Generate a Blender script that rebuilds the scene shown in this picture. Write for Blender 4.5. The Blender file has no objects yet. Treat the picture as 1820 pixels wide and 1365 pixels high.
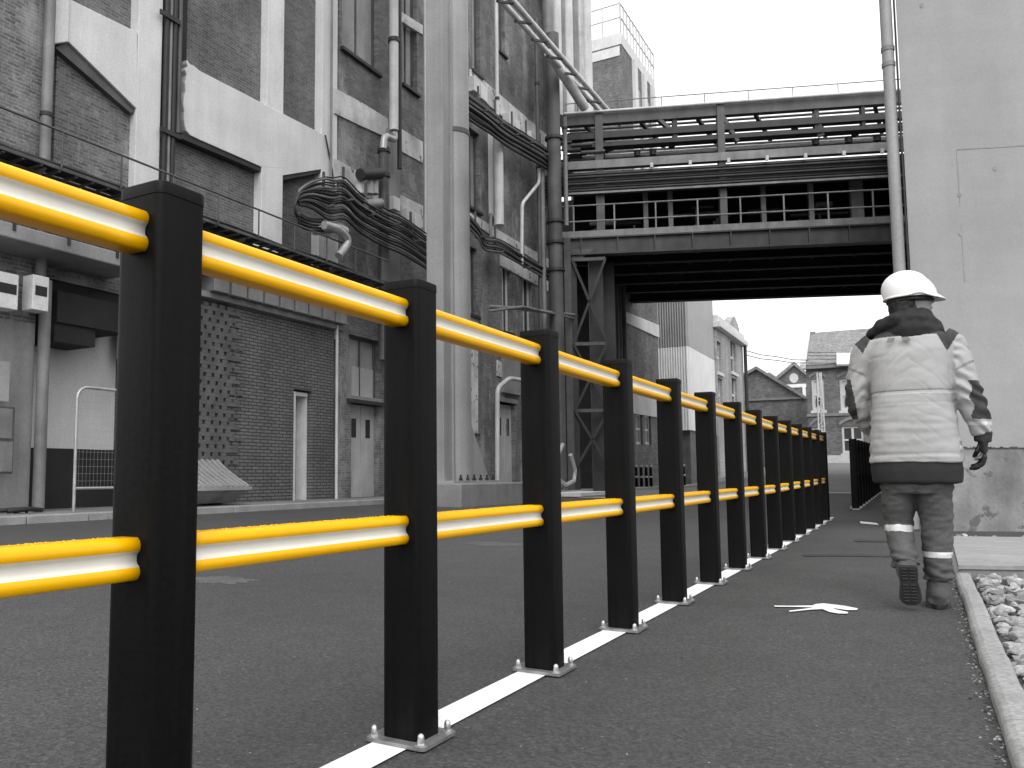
import bpy, bmesh, math, random
from mathutils import Vector, Matrix, noise
random.seed(7)
R = math.radians
scene = bpy.context.scene
COL = scene.collection

# ------------------------------------------------------------------ camera
CAM_H = 0.657
PPX, PPY = 690, 711                       # principal point of the photograph
PITCH = math.atan((843-PPY)/1500); YAW = math.atan((1642-PPX)/math.hypot(1500, 843-PPY))
cam = bpy.data.cameras.new('camera'); camo = bpy.data.objects.new('camera', cam); COL.objects.link(camo)
camo.location = (0, 0, CAM_H); camo.rotation_euler = (R(90)+PITCH, 0, YAW)
cam.sensor_width = 36; cam.lens = 36*1500/1820
cam.shift_x = (910-PPX)/1820; cam.shift_y = (PPY-682.5)/1820
cam.clip_start = 0.05; cam.clip_end = 3000
scene.camera = camo

# ------------------------------------------------------------------ sky, sun, exposure
SUN_EL, SUN_AZ = R(52), R(150)          # azimuth measured from +Y towards +X
w = bpy.data.worlds.new("World"); scene.world = w; w.use_nodes = True
wn = w.node_tree; bg = wn.nodes['Background']
sky = wn.nodes.new('ShaderNodeTexSky'); sky.sky_type = 'NISHITA'; sky.sun_disc = False
sky.sun_elevation = SUN_EL; sky.sun_rotation = SUN_AZ
sky.air_density = 2.0; sky.dust_density = 5.0; sky.ozone_density = 1.0
bw = wn.nodes.new('ShaderNodeRGBToBW')
cloud = wn.nodes.new('ShaderNodeMix'); cloud.inputs[0].default_value = .65; cloud.inputs[3].default_value = 7.5   # even cloud cover over the clear sky
wn.links.new(sky.outputs[0], bw.inputs[0]); wn.links.new(bw.outputs[0], cloud.inputs[2]); wn.links.new(cloud.outputs[0], bg.inputs[0])
bg.inputs[1].default_value = 0.15
sun = bpy.data.lights.new('sun', 'SUN'); sun.energy = 0.5; sun.angle = R(25); sun.color = (1, 1, 1)
so = bpy.data.objects.new('sun', sun); COL.objects.link(so)
sd = Vector((math.sin(SUN_AZ)*math.cos(SUN_EL), math.cos(SUN_AZ)*math.cos(SUN_EL), math.sin(SUN_EL)))
so.rotation_euler = (-sd).to_track_quat('-Z', 'Y').to_euler(); so.location = (0, 0, 30)
scene.view_settings.view_transform = 'Standard'; scene.view_settings.look = 'None'
scene.view_settings.exposure = 0.75; scene.view_settings.gamma = 1

# ------------------------------------------------------------------ measuring: photo pixel -> point on a real plane
_r = Vector((math.cos(YAW), math.sin(YAW), 0)); _fh = Vector((-math.sin(YAW), math.cos(YAW), 0)); _z = Vector((0, 0, 1))
_f = _fh*math.cos(PITCH)+_z*math.sin(PITCH); _u = -_fh*math.sin(PITCH)+_z*math.cos(PITCH)
C0 = Vector((0, 0, CAM_H))
def ray(px, py): return _r*(px-PPX)+_u*(PPY-py)+_f*1500
def onX(px, py, X): d = ray(px, py); return C0+d*(X/d.x)
def onY(px, py, Y): d = ray(px, py); return C0+d*(Y/d.y)
def onZ(px, py, Z): d = ray(px, py); return C0+d*((Z-CAM_H)/d.z)

# ------------------------------------------------------------------ materials
def _new(name):
    m = bpy.data.materials.new(name); m.use_nodes = True
    nt = m.node_tree; b = nt.nodes['Principled BSDF']; return m, nt, b
def _n(nt, t, **k):
    n = nt.nodes.new(t)
    for a, v in k.items(): setattr(n, a, v)
    return n
def _noise(nt, vec, scale, detail=4, rough=.55):
    n = _n(nt, 'ShaderNodeTexNoise'); n.inputs['Scale'].default_value = scale
    n.inputs['Detail'].default_value = detail; n.inputs['Roughness'].default_value = rough
    nt.links.new(vec, n.inputs['Vector']); return n.outputs[0]
def _ramp(nt, fac, a, b, lo=.3, hi=.7):
    n = _n(nt, 'ShaderNodeMapRange'); n.inputs[1].default_value = lo; n.inputs[2].default_value = hi
    n.inputs[3].default_value = a; n.inputs[4].default_value = b; nt.links.new(fac, n.inputs[0]); return n.outputs[0]
def _math(nt, op, a, b):
    n = _n(nt, 'ShaderNodeMath', operation=op)
    for i, v in enumerate((a, b)):
        if isinstance(v, (int, float)): n.inputs[i].default_value = v
        else: nt.links.new(v, n.inputs[i])
    return n.outputs[0]
def _gray(nt, val):
    c = _n(nt, 'ShaderNodeCombineColor')
    for i in range(3): nt.links.new(val, c.inputs[i])
    return c.outputs[0]
def _map(nt, scale=(1, 1, 1)):
    tc = _n(nt, 'ShaderNodeTexCoord'); mp = _n(nt, 'ShaderNodeMapping'); mp.inputs['Scale'].default_value = scale
    nt.links.new(tc.outputs['Object'], mp.inputs[0]); return mp.outputs[0]
def _bump(nt, b, h, strength, dist=.01):
    n = _n(nt, 'ShaderNodeBump'); n.inputs['Strength'].default_value = strength; n.inputs['Distance'].default_value = dist
    nt.links.new(h, n.inputs['Height']); nt.links.new(n.outputs[0], b.inputs['Normal'])

def mat(name, v, rough=.8, var=.2, scale=1.5, streak=0., fine=.1, fscale=30, bump=.2, metal=0, spots=0., spotv=.05, tint=None, spec=.5, streakdir=(3, 3, .45)):
    m, nt, b = _new(name); vec = _map(nt)
    f = _ramp(nt, _noise(nt, vec, scale, 5), 1-var, 1+var)
    g = _ramp(nt, _noise(nt, vec, fscale, 3), 1-fine, 1+fine)
    val = _math(nt, 'MULTIPLY', f, g)
    if streak:
        s = _ramp(nt, _noise(nt, _map(nt, streakdir), 1, 5, .65), 1-streak*.62, 1+streak*.2, .3, .66)
        val = _math(nt, 'MULTIPLY', val, s)
    val = _math(nt, 'MULTIPLY', val, v)
    if spots:
        k = _ramp(nt, _noise(nt, vec, scale*2.3, 8, .7), 0, 1, 1-spots, 1-spots+.04)
        mx = _n(nt, 'ShaderNodeMix'); nt.links.new(k, mx.inputs[0]); nt.links.new(val, mx.inputs[2]); mx.inputs[3].default_value = spotv
        val = mx.outputs[0]
    col = _gray(nt, val)
    if tint:
        mx = _n(nt, 'ShaderNodeMix', data_type='RGBA', blend_type='MULTIPLY'); mx.inputs[0].default_value = 1
        nt.links.new(col, mx.inputs[6]); mx.inputs[7].default_value = (*tint, 1); col = mx.outputs[2]
    nt.links.new(col, b.inputs['Base Color'])
    b.inputs['Roughness'].default_value = rough; b.inputs['Metallic'].default_value = metal
    b.inputs['Specular IOR Level'].default_value = spec
    if bump: _bump(nt, b, _noise(nt, vec, fscale, 5), bump, .004)
    return m

def brick(name, v, mortar, axis='X', bw=.22, bh=.075, stain=.35, white=0., msize=.012, contrast=.35, rot=0):
    m, nt, b = _new(name); tc = _n(nt, 'ShaderNodeTexCoord'); sp = _n(nt, 'ShaderNodeSeparateXYZ')
    nt.links.new(tc.outputs['Object'], sp.inputs[0]); cb = _n(nt, 'ShaderNodeCombineXYZ')
    nt.links.new(sp.outputs[1 if axis == 'X' else 0], cb.inputs[0]); nt.links.new(sp.outputs[2], cb.inputs[1])
    if axis == 'XY':
        ad = _math(nt, 'ADD', sp.outputs[0], sp.outputs[1]); nt.links.new(ad, cb.inputs[0])
    # a little wander of the courses
    t = _n(nt, 'ShaderNodeTexBrick'); t.inputs['Scale'].default_value = 1
    t.inputs['Brick Width'].default_value = bw; t.inputs['Row Height'].default_value = bh
    t.inputs['Mortar Size'].default_value = msize; t.inputs['Mortar Smooth'].default_value = .3
    t.inputs['Color1'].default_value = (v*(1-contrast),)*3+(1,); t.inputs['Color2'].default_value = (v*(1+contrast),)*3+(1,)
    t.inputs['Mortar'].default_value = (mortar,)*3+(1,)
    nt.links.new(cb.outputs[0], t.inputs['Vector'])
    vec = _map(nt)
    f = _ramp(nt, _noise(nt, vec, .55, 6, .65), 1-stain, 1+stain, .3, .7)
    s = _ramp(nt, _noise(nt, _map(nt, (1.3, 1.3, .4)), 1, 7, .68), 1-stain*.75, 1.15, .35, .62)
    f = _math(nt, 'MULTIPLY', f, s); f = _math(nt, 'MULTIPLY', f, _ramp(nt, _noise(nt, vec, 25, 3), .75, 1.25))
    mx = _n(nt, 'ShaderNodeMix', data_type='RGBA', blend_type='MULTIPLY'); mx.inputs[0].default_value = 1
    nt.links.new(t.outputs[0], mx.inputs[6]); nt.links.new(_gray(nt, f), mx.inputs[7]); col = mx.outputs[2]
    if white:
        k = _ramp(nt, _noise(nt, _map(nt, (1, 1, .5)), 1.1, 9, .72), 0, .75, 1-white, 1-white+.12)
        m2 = _n(nt, 'ShaderNodeMix', data_type='RGBA'); nt.links.new(k, m2.inputs[0]); nt.links.new(col, m2.inputs[6])
        m2.inputs[7].default_value = (.34, .34, .34, 1); col = m2.outputs[2]
    nt.links.new(col, b.inputs['Base Color']); b.inputs['Roughness'].default_value = .9
    _bump(nt, b, _math(nt, 'SUBTRACT', _noise(nt, vec, 60, 3), t.outputs[1]), .5, .01)
    return m

M = {}
M['brick'] = brick('dark brick', .115, .17, stain=.3, bw=.2, bh=.06, msize=.011, contrast=.25)
M['brick_stained'] = brick('stained brick', .14, .2, stain=.35, white=.47, bw=.2, bh=.06, msize=.011)
M['brick_base'] = brick('grey brick courses', .13, .04, bw=.24, bh=.068, msize=.013, stain=.2, contrast=.12)
M['brick_old'] = brick('old brick', .14, .2, stain=.5, white=.47, contrast=.3, bw=.2, bh=.06, msize=.01)
M['brick_y'] = brick('brick end wall', .11, .19, 'Y', stain=.35)
M['brick_far'] = brick('far brick', .14, .19, 'XY', stain=.25, bw=.25, bh=.09)
M['brick_pale'] = brick('pale brick', .3, .4, 'XY', stain=.2, bw=.25, bh=.09, contrast=.2)
M['plaster'] = mat('painted concrete frame', .66, .85, .1, 1.0, streak=.18, spots=.27, spotv=.3, bump=.15)
M['plaster_old'] = mat('flaking painted band', .55, .85, .25, 1.6, streak=.4, spots=.42, spotv=.12, bump=.3)
M['concrete'] = mat('concrete', .24, .9, .2, 1.2, streak=.3, bump=.4)
M['wallconc'] = None
M['pave'] = mat('pavement concrete', .17, .9, .2, .8, fine=.2, bump=.3)
M['kerb'] = mat('kerb concrete', .28, .92, .18, 3, fine=.25, fscale=60, bump=.6, spots=.36, spotv=.14)
M['steel_dark'] = mat('dark painted steel', .028, .6, .35, 2, streak=.4, bump=.15)
M['steel_mid'] = mat('weathered grey steel', .085, .6, .35, 1.5, streak=.45, bump=.2)
M['steel_grey'] = mat('grey painted steel', .3, .5, .16, .8, streak=.25, streakdir=(5, 5, .12), bump=.1)
M['galv'] = mat('galvanised steel', .42, .45, .2, 4, streak=.3, bump=.1, metal=.35)
M['pipe'] = mat('grey pipe', .2, .5, .25, 2, streak=.45, bump=.1)
M['pipe_light'] = mat('light lagged pipe', .55, .45, .15, 2, streak=.3, bump=.1)
M['cable'] = mat('black cable', .016, .6, .3, 3, bump=.1)
M['cable_grey'] = mat('grey cable', .13, .6, .3, 3, bump=.1)
M['underside_shade'] = mat('shade-darkened steel', .009, .8, .4, 2, bump=.1)  # shade under the bridge deck put into the steel's colour
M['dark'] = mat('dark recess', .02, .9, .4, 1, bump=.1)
M['board'] = mat('boarded window', .3, .85, .2, 1.5, streak=.35, bump=.2)
M['glass'] = mat('dark window glass', .035, .15, .3, 3, bump=0)
M['frame_white'] = mat('white window frame', .6, .6, .1, 4, bump=.1)
M['door'] = mat('pale painted door', .42, .6, .12, 2, streak=.2, bump=.1)
M['bay'] = mat('bay wall paint', .6, .85, .12, .6, streak=.15, bump=.1)
M['white_line'] = mat('road paint', .78, .7, .07, 8, fine=.08, fscale=120, bump=.4, spots=.3, spotv=.5)
M['post'] = mat('black polymer post', .0038, .46, .3, 4, streak=.8, fine=.25, fscale=90, bump=.12, streakdir=(40, 40, 1.5), spec=.12)
M['yellow'] = mat('yellow polymer rail', .96, .33, .04, 3, fine=.02, bump=.05, tint=(1, .515, .0), spec=.35)
M['cream'] = mat('cream rail band', .75, .38, .04, 3, fine=.02, bump=.03, tint=(1, .95, .84))
M['bolt'] = mat('stainless bolt', .55, .3, .1, 8, bump=.05, metal=.8)
M['plate'] = mat('steel base plate', .24, .4, .3, 12, bump=.1, metal=.5)
M['tile'] = mat('slate roof', .22, .8, .2, 1.5, fine=.3, fscale=6, bump=.3)
M['wood'] = mat('weathered boards', .3, .85, .15, 2, streak=.3, streakdir=(1, 9, 9), bump=.3)
M['rusty'] = mat('weathered plinth concrete', .25, .9, .35, 1.6, streak=.5, streakdir=(3.2, 3.2, .5), spots=.42, spotv=.12, bump=.5)

def asphalt():
    m, nt, b = _new('asphalt'); vec = _map(nt)
    big = _ramp(nt, _noise(nt, vec, .35, 4, .6), .85, 1.16, .35, .65)
    mid = _ramp(nt, _noise(nt, vec, 4, 5, .65), .9, 1.1)
    vo = _n(nt, 'ShaderNodeTexVoronoi'); vo.inputs['Scale'].default_value = 115; nt.links.new(vec, vo.inputs['Vector'])
    sp = _n(nt, 'ShaderNodeSeparateColor'); nt.links.new(vo.outputs['Color'], sp.inputs[0])
    g = _ramp(nt, sp.outputs[0], .6, 1.35, 0, 1)
    chip = _ramp(nt, sp.outputs[1], 0, .8, .98, .992)
    g = _math(nt, 'ADD', g, chip)
    gf = _math(nt, 'MULTIPLY', _ramp(nt, _noise(nt, vec, 260, 2), .7, 1.3), _ramp(nt, _noise(nt, vec, 75, 3, .7), .62, 1.4))
    v = _math(nt, 'MULTIPLY', _math(nt, 'MULTIPLY', big, mid), _math(nt, 'MULTIPLY', g, gf))
    nt.links.new(_gray(nt, _math(nt, 'MULTIPLY', v, .049)), b.inputs['Base Color'])
    b.inputs['Roughness'].default_value = .8
    _bump(nt, b, _math(nt, 'ADD', vo.outputs['Distance'], _noise(nt, vec, 260, 3)), .55, .004)
    return m
M['asphalt'] = asphalt()
def wall_concrete():
    m, nt, b = _new('cast concrete wall'); vec = _map(nt)
    a = _ramp(nt, _noise(nt, vec, .45, 6, .6), .82, 1.12, .3, .7)
    s = _ramp(nt, _noise(nt, _map(nt, (1.6, 1.6, .3)), 1, 6, .6), .94, 1.03, .35, .6)
    h = _ramp(nt, _noise(nt, _map(nt, (.4, .4, 5)), 1, 4, .6), .98, 1.02, .35, .65)
    f = _ramp(nt, _noise(nt, vec, 40, 4), .95, 1.05)
    v = _math(nt, 'MULTIPLY', _math(nt, 'MULTIPLY', a, s), _math(nt, 'MULTIPLY', h, f))
    nt.links.new(_gray(nt, _math(nt, 'MULTIPLY', v, .335)), b.inputs['Base Color']); b.inputs['Roughness'].default_value = .9
    _bump(nt, b, _noise(nt, vec, 25, 6), .25, .006)
    return m
M['wallconc'] = wall_concrete()

# ------------------------------------------------------------------ mesh builder
WL = {}
class MB:
    def __init__(s): s.v = []; s.f = []; s.sm = []; s.mi = []; s.cur = 0
    def add(s, vs, fs, smooth=False):
        o = len(s.v); s.v += [Vector(v) for v in vs]
        for f in fs: s.f.append(tuple(i+o for i in f)); s.sm.append(smooth); s.mi.append(s.cur)
        return s
    def box(s, x0, x1, y0, y1, z0, z1):
        return s.hexa([(x0, y0), (x1, y0), (x1, y1), (x0, y1)], z0, z1)
    def hexa(s, pts, z0, z1):               # vertical prism over an XY polygon
        n = len(pts); vs = [(*p[:2], z0) for p in pts]+[(*p[:2], z1) for p in pts]
        return s.add(vs, [tuple(range(n))[::-1], tuple(range(n, 2*n))]+[(i, (i+1) % n, n+(i+1) % n, n+i) for i in range(n)])
    def prism(s, pts, off):                 # planar 3D polygon extruded by a vector
        n = len(pts); off = Vector(off); vs = [Vector(p) for p in pts]+[Vector(p)+off for p in pts]
        return s.add(vs, [tuple(range(n))[::-1], tuple(range(n, 2*n))]+[(i, (i+1) % n, n+(i+1) % n, n+i) for i in range(n)])
    def tube(s, pts, r, n=10, cap=True, ell=None):
        pts = [Vector(p) for p in pts]; k = len(pts); rs = r if isinstance(r, (list, tuple)) else [r]*k
        rings = []; prev = None
        for i, p in enumerate(pts):
            a = pts[max(i-1, 0)]; b = pts[min(i+1, k-1)]; t = (b-a).normalized()
            if prev is None:
                q = Vector((0, 0, 1)) if abs(t.z) < .9 else Vector((0, 1, 0)); e1 = t.cross(q).normalized()
            else: e1 = (prev-t*prev.dot(t)).normalized()
            prev = e1; e2 = t.cross(e1)
            rings.append([p+(e1*math.cos(2*math.pi*j/n)+e2*math.sin(2*math.pi*j/n))*rs[i] for j in range(n)])
        vs = [v for rg in rings for v in rg]
        fs = [(i*n+j, i*n+(j+1) % n, (i+1)*n+(j+1) % n, (i+1)*n+j) for i in range(k-1) for j in range(n)]
        s.add(vs, fs, True)
        if cap: s.add(rings[0], [tuple(range(n))[::-1]]); s.add(rings[-1], [tuple(range(n))])
        return s
    def bar(s, a, b, w, h=None):            # square section bar between two points
        a = Vector(a); b = Vector(b); t = (b-a).normalized(); h = h or w
        q = Vector((0, 0, 1)) if abs(t.z) < .95 else Vector((0, 1, 0)); e1 = t.cross(q).normalized(); e2 = e1.cross(t)
        c = [e1*(-w/2)+e2*(-h/2), e1*(w/2)+e2*(-h/2), e1*(w/2)+e2*(h/2), e1*(-w/2)+e2*(h/2)]
        return s.prism([a+x for x in c], b-a)
    def rings(s, rings, smooth=True, cap=True):
        n = len(rings[0]); k = len(rings); vs = [v for r in rings for v in r]
        s.add(vs, [(i*n+j, i*n+(j+1) % n, (i+1)*n+(j+1) % n, (i+1)*n+j) for i in range(k-1) for j in range(n)], smooth)
        if cap: s.add(rings[0], [tuple(range(n))[::-1]], smooth); s.add(rings[-1], [tuple(range(n))], smooth)
        return s
    def lathe(s, prof, c=(0, 0, 0), n=24, smooth=True):
        c = Vector(c)
        return s.rings([[c+Vector((r*math.cos(2*math.pi*j/n), r*math.sin(2*math.pi*j/n), z)) for j in range(n)] for r, z in prof], smooth)
    def build(s, name, m, parent=None, local=False, bevel=0, label=None):
        off = WL.get(parent.name, Vector()) if parent and not local else Vector()
        me = bpy.data.meshes.new(name); me.from_pydata([v-off for v in s.v], [], s.f)
        me.polygons.foreach_set('use_smooth', s.sm); me.polygons.foreach_set('material_index', s.mi)
        for x in (m if isinstance(m, (list, tuple)) else [m]): me.materials.append(M[x] if isinstance(x, str) else x)
        bm = bmesh.new(); bm.from_mesh(me); bmesh.ops.recalc_face_normals(bm, faces=bm.faces); bm.to_mesh(me); bm.free()
        me.update(); o = bpy.data.objects.new(name, me); COL.objects.link(o)
        if parent: o.parent = parent; WL[o.name] = WL.get(parent.name, Vector())
        if bevel:
            b = o.modifiers.new('bevel', 'BEVEL'); b.width = bevel; b.segments = 2; b.limit_method = 'ANGLE'
        if label: o['label'] = label
        return o
def thing(name, label, cat, loc=(0, 0, 0), rz=0, group=None):
    o = bpy.data.objects.new(name, None); COL.objects.link(o); o.location = loc; o.rotation_euler = (0, 0, rz)
    o.empty_display_size = .1
    WL[o.name] = Vector(loc); tag(o, label, cat, group); return o
def tag(o, label, cat, group=None, kind=None):
    o['label'] = label; o['category'] = cat
    if group: o['group'] = group
    if kind: o['kind'] = kind
    return o
def struct(o, kind='structure'): o['kind'] = kind; return o
def kids(o): return [c for c in bpy.data.objects if c.parent == o]
def copy_tree(o, parent=None):
    c = o.copy(); COL.objects.link(c); c.parent = parent
    for k in kids(o): copy_tree(k, c)
    return c
def lerp(a, b, t): return a+(b-a)*t
def smooth(t): t = max(0, min(1, t)); return t*t*(3-2*t)

# ------------------------------------------------------------------ ground
PROF = [(-400, 0), (4, 0), (8, .012), (12.5, .055), (16, .09), (25, .22), (45, .75), (70, 1.5), (90, 1.75), (3000, 1.75)]
def g(x, y):
    for (a, za), (b, zb) in zip(PROF, PROF[1:]):
        if a <= y <= b: p = lerp(za, zb, (y-a)/(b-a)); break
    else: p = PROF[-1][1]
    if y <= 4: return 0
    return p*smooth((.24-max(0, -x)/(y+4))/.14)
xs = sorted(set([-600, -300, -150, -80, -50, -35, -25]+[-20+.5*i for i in range(60)]+[12, 16, 25, 40, 80, 200, 600]))
ys = sorted(set([-300, -60, -20, -8]+[-4+.5*i for i in range(70)]+[31+2*i for i in range(32)]+[100, 130, 200, 400, 1200]))
def sheet(xs, ys, dz=0, fn=g):
    vs = [(x, y, fn(x, y)+dz) for y in ys for x in xs]; n = len(xs)
    return vs, [(j*n+i, j*n+i+1, (j+1)*n+i+1, (j+1)*n+i) for j in range(len(ys)-1) for i in range(n-1)]
mb = MB(); mb.add(*sheet(xs, ys), smooth=True); struct(mb.build('ground', 'asphalt'))

FX = -11.4                                       # plane of the long factory front
# far pavement along the factory
mb = MB(); yy = [-6+1.0*i for i in range(62)]
for a, b in zip(yy, yy[1:]):
    mb.box(-16, -10.25, a, b, -.2, .10)
struct(mb.build('pavement', 'pave', bevel=0))
mb = MB()
for i in range(60):
    mb.box(-10.245, -10.1, -6+i, -6+i+.985, -.2, .108)
struct(mb.build('pavement_kerb', 'kerb', bevel=.012))

# ------------------------------------------------------------------ ground paint
def groundpoly(mb, pts, dz=.005):                 # flat polygon on the ground at xy points, triangulated thin sheet
    mb.add([(x, y, g(x, y)+dz) for x, y in pts], [tuple(range(len(pts)))])
mb = MB(); y = -1.5
while y < 13.2:
    for x0, x1 in ((-1.17, -1.073),):
        mb.add([(x0, y, g(x0, y)+.005), (x1, y, g(x1, y)+.005), (x1, y+.3, g(x1, y+.3)+.005), (x0, y+.3, g(x0, y+.3)+.005)], [(0, 1, 2, 3)])
    y += .3
o = struct(mb.build('painted_line', 'white_line'))
mb = MB(); y = 15.6
while y < 27:
    x0, x1 = -1.0, -.905
    mb.add([(x0, y, g(x0, y)+.006), (x1, y, g(x1, y)+.006), (x1, y+.3, g(x1, y+.3)+.006), (x0, y+.3, g(x0, y+.3)+.006)], [(0, 1, 2, 3)]); y += .3
struct(mb.build('painted_line', 'white_line'))
# walking figure painted on the path, seen almost edge-on
def stroke(mb, pts, wpx):
    for (ax, ay, aw), (bx, by, bw_) in zip([(*p, q) for p, q in zip(pts, wpx)], [(*p, q) for p, q in zip(pts, wpx)][1:]):
        P = [onZ(ax, ay-aw/2, .004), onZ(ax, ay+aw/2, .004), onZ(bx, by+bw_/2, .004), onZ(bx, by-bw_/2, .004)]
        mb.add([(p.x, p.y, g(p.x, p.y)+.005+.0004*random.random()) for p in P], [(0, 1, 2, 3)])
mb = MB()
pl = [(1376,1077.2),(1410,1077.6),(1444,1077),(1450,1074.6),(1464,1073.4),(1478,1075),(1500,1077.5),(1525,1082.4),(1523,1085.2),(1505,1085.2),(1480,1081.6),
      (1484,1083.6),(1508,1089),(1506,1091.3),(1490,1091.2),(1474,1088.5),(1462,1083.5),(1440,1084.5),(1404,1088),(1402,1086.2),(1424,1083.6),(1446,1080.6),(1412,1079.6),(1377,1079.2)]
P = [onZ(a, b, .005) for a, b in pl]; bm_pts = [(p.x, p.y, g(p.x, p.y)+.006) for p in P]
mb.add(bm_pts, [tuple(range(len(bm_pts)))])
tag(mb.build('pavement_marking', 'white_line'), 'small white painted walking figure on the asphalt path left of the person', 'marking')
mb = MB()
for pl in ([(1528,926.5),(1558,929),(1562,932),(1530,929.5)],):
    mb.add([(p.x, p.y, g(p.x, p.y)+.006) for p in [onZ(a, b, .06) for a, b in pl]], [tuple(range(4))])
tag(mb.build('pavement_marking', 'white_line'), 'thin white paint dash far along the path past the end of the rail', 'marking')

# slot drain, patch joint and ironwork in the asphalt
def flat(name, pts, m, label, cat, z=.0, dz=.004):
    mb = MB(); groundpoly(mb, [(p.x, p.y) for p in [onZ(a, b, z) for a, b in pts]], dz); return tag(mb.build(name, m), label, cat)
M['seam'] = mat('tar seam', .02, .6, .3, 6, bump=.3)
M['patch'] = mat('old asphalt patch', .075, .85, .3, 3, fine=.35, fscale=90, bump=.5)
flat('tar_seam', [(1425,989),(1480,987.5),(1580,989),(1582,993),(1500,992),(1432,992)], 'seam', 'dark tar seam crossing the path just behind the walking person', 'seam')
mbd = MB(); P = [onZ(a, b, .02) for a, b in ((1520,960.5),(1590,961.5),(1590,965),(1520,964))]
mbd.add([(p.x, p.y, g(p.x, p.y)+.006) for p in P], [(0, 1, 2, 3)])
P = [onZ(a, b, .02) for a, b in ((1522,961.5),(1590,962.3),(1590,963),(1522,962.2))]
tag(mbd.build('drain_channel', 'seam'), 'narrow slot drain across the path left of the walking person', 'drain')
for (px_, py_, rx_, ry_, l_) in ((392, 1031, .2, .16, 'small rough asphalt patch seen under the rail between the first two posts'), (878, 967, .28, .2, 'rough asphalt patch in the road beyond the second and third posts')):
    c = onZ(px_, py_, 0); mb = MB(); rg = [[], []]
    for i in range(60):
        a = 2*math.pi*i/60; k_ = 1+.55*noise.noise(Vector((math.cos(a)*2.5, math.sin(a)*2.5, px_)))+.3*noise.noise(Vector((math.cos(a)*8, math.sin(a)*8, px_)))
        rg[0].append(Vector((c.x+rx_*k_*math.cos(a), c.y+ry_*k_*math.sin(a), .001))); rg[1].append(Vector((c.x+rx_*k_*.8*math.cos(a), c.y+ry_*k_*.8*math.sin(a), .006+.003*random.random())))
    mb.rings(rg, False); tag(mb.build('asphalt_patch', 'patch'), l_, 'patch', 'rough patches in the road')
# grit and leaf crumbs
mb = MB()
for i in range(90):
    px, py = random.uniform(345, 1720), random.uniform(940, 1365); p = onZ(px, py, 0)
    if p.x > .1 or p.y > 11: continue
    s_ = random.uniform(.0015, .0042); a = random.uniform(0, 3)
    vs = [(p.x+s_*math.cos(a+k*1.57)*random.uniform(.6, 1.3), p.y+s_*math.sin(a+k*1.57)*random.uniform(.6, 1.3), g(p.x, p.y)+.001) for k in range(4)]
    mb.add(vs+[(p.x, p.y, g(p.x, p.y)+s_*.8)], [(0, 1, 4), (1, 2, 4), (2, 3, 4), (3, 0, 4)])
M['grit'] = mat('pale grit', .3, .8, .5, 20)
tag(mb.build('grit', 'grit'), 'pale specks of grit scattered over the asphalt', 'grit', kind='stuff')

# ------------------------------------------------------------------ safety barrier
PW, PH = .108, 1.15
def rsq(w, r, n=4, cx=0, cy=0):
    pts = []
    for k, (sx, sy) in enumerate(((1, 1), (-1, 1), (-1, -1), (1, -1))):
        for i in range(n+1):
            a = math.pi/2*(k+i/n); pts.append((cx+sx*(w/2-r)+r*math.cos(a), cy+sy*(w/2-r)+r*math.sin(a)))
    return pts
def make_post():
    rg = [[Vector((x, y, z)) for x, y in rsq(PW-d*2, .017)] for z, d in ((.008, 0), (.3, 0), (.6, 0), (.9, 0), (PH-.022, 0))]
    p = MB().rings(rg, True, True).build('post', 'post', None, True)
    c = MB().rings([[Vector((x, y, z)) for x, y in rsq(PW-d*2, .018-d*.2)] for z, d in ((PH-.0215, -.0012), (PH-.002, -.0012), (PH-.0003, -.0002), (PH, .002))], True).build('cap', 'post', p, True)
    b = MB(); b.rings([[Vector((x, y, z)) for x, y in rsq(.168, .012)] for z in (.0055, .0145)], False); b = b.build('base_plate', 'plate', p, True, bevel=.0015)
    for sx in (-1, 1):
        for sy in (-1, 1):
            q = MB(); cx, cy = sx*.066, sy*.066
            q.lathe([(.0001, .0146), (.0155, .0146), (.0155, .0175), (.0001, .0175)], (cx, cy, 0), 14, False)
            q.lathe([(.0001, .0175), (.0095, .0175), (.0095, .027), (.0082, .0275)], (cx, cy, 0), 6, False)
            q.lathe([(.0082, .027), (.008, .034), (.0062, .039), (.003, .0415), (.0001, .042)], (cx, cy, 0), 12)
            q.build('bolt', 'bolt', p, True)
    return p
def rail_prof():                                  # (x, z, material) around the section; +x side faces the path
    H = .0365; pts = []
    def arc(cx, cz, r, a0, a1, n, m):
        for i in range(n+1):
            a = R(lerp(a0, a1, i/n)); pts.append((cx+r*math.cos(a), cz+r*math.sin(a), m))
    rr = .0155; bx = .0115
    arc(bx, H-rr, rr, -58, 62, 9, 0)
    arc(-bx, H-rr, rr, 118, 238, 9, 0)
    pts.append((-.0182, .004, 1)); pts.append((-.0182, -.004, 1))
    arc(-bx, -H+rr, rr, 122, 242, 9, 0)
    arc(bx, -H+rr, rr, 298, 418, 9, 0)
    pts.append((.0182, -.004, 1)); pts.append((.0182, .004, 1))
    return pts
RP = rail_prof()
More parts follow.
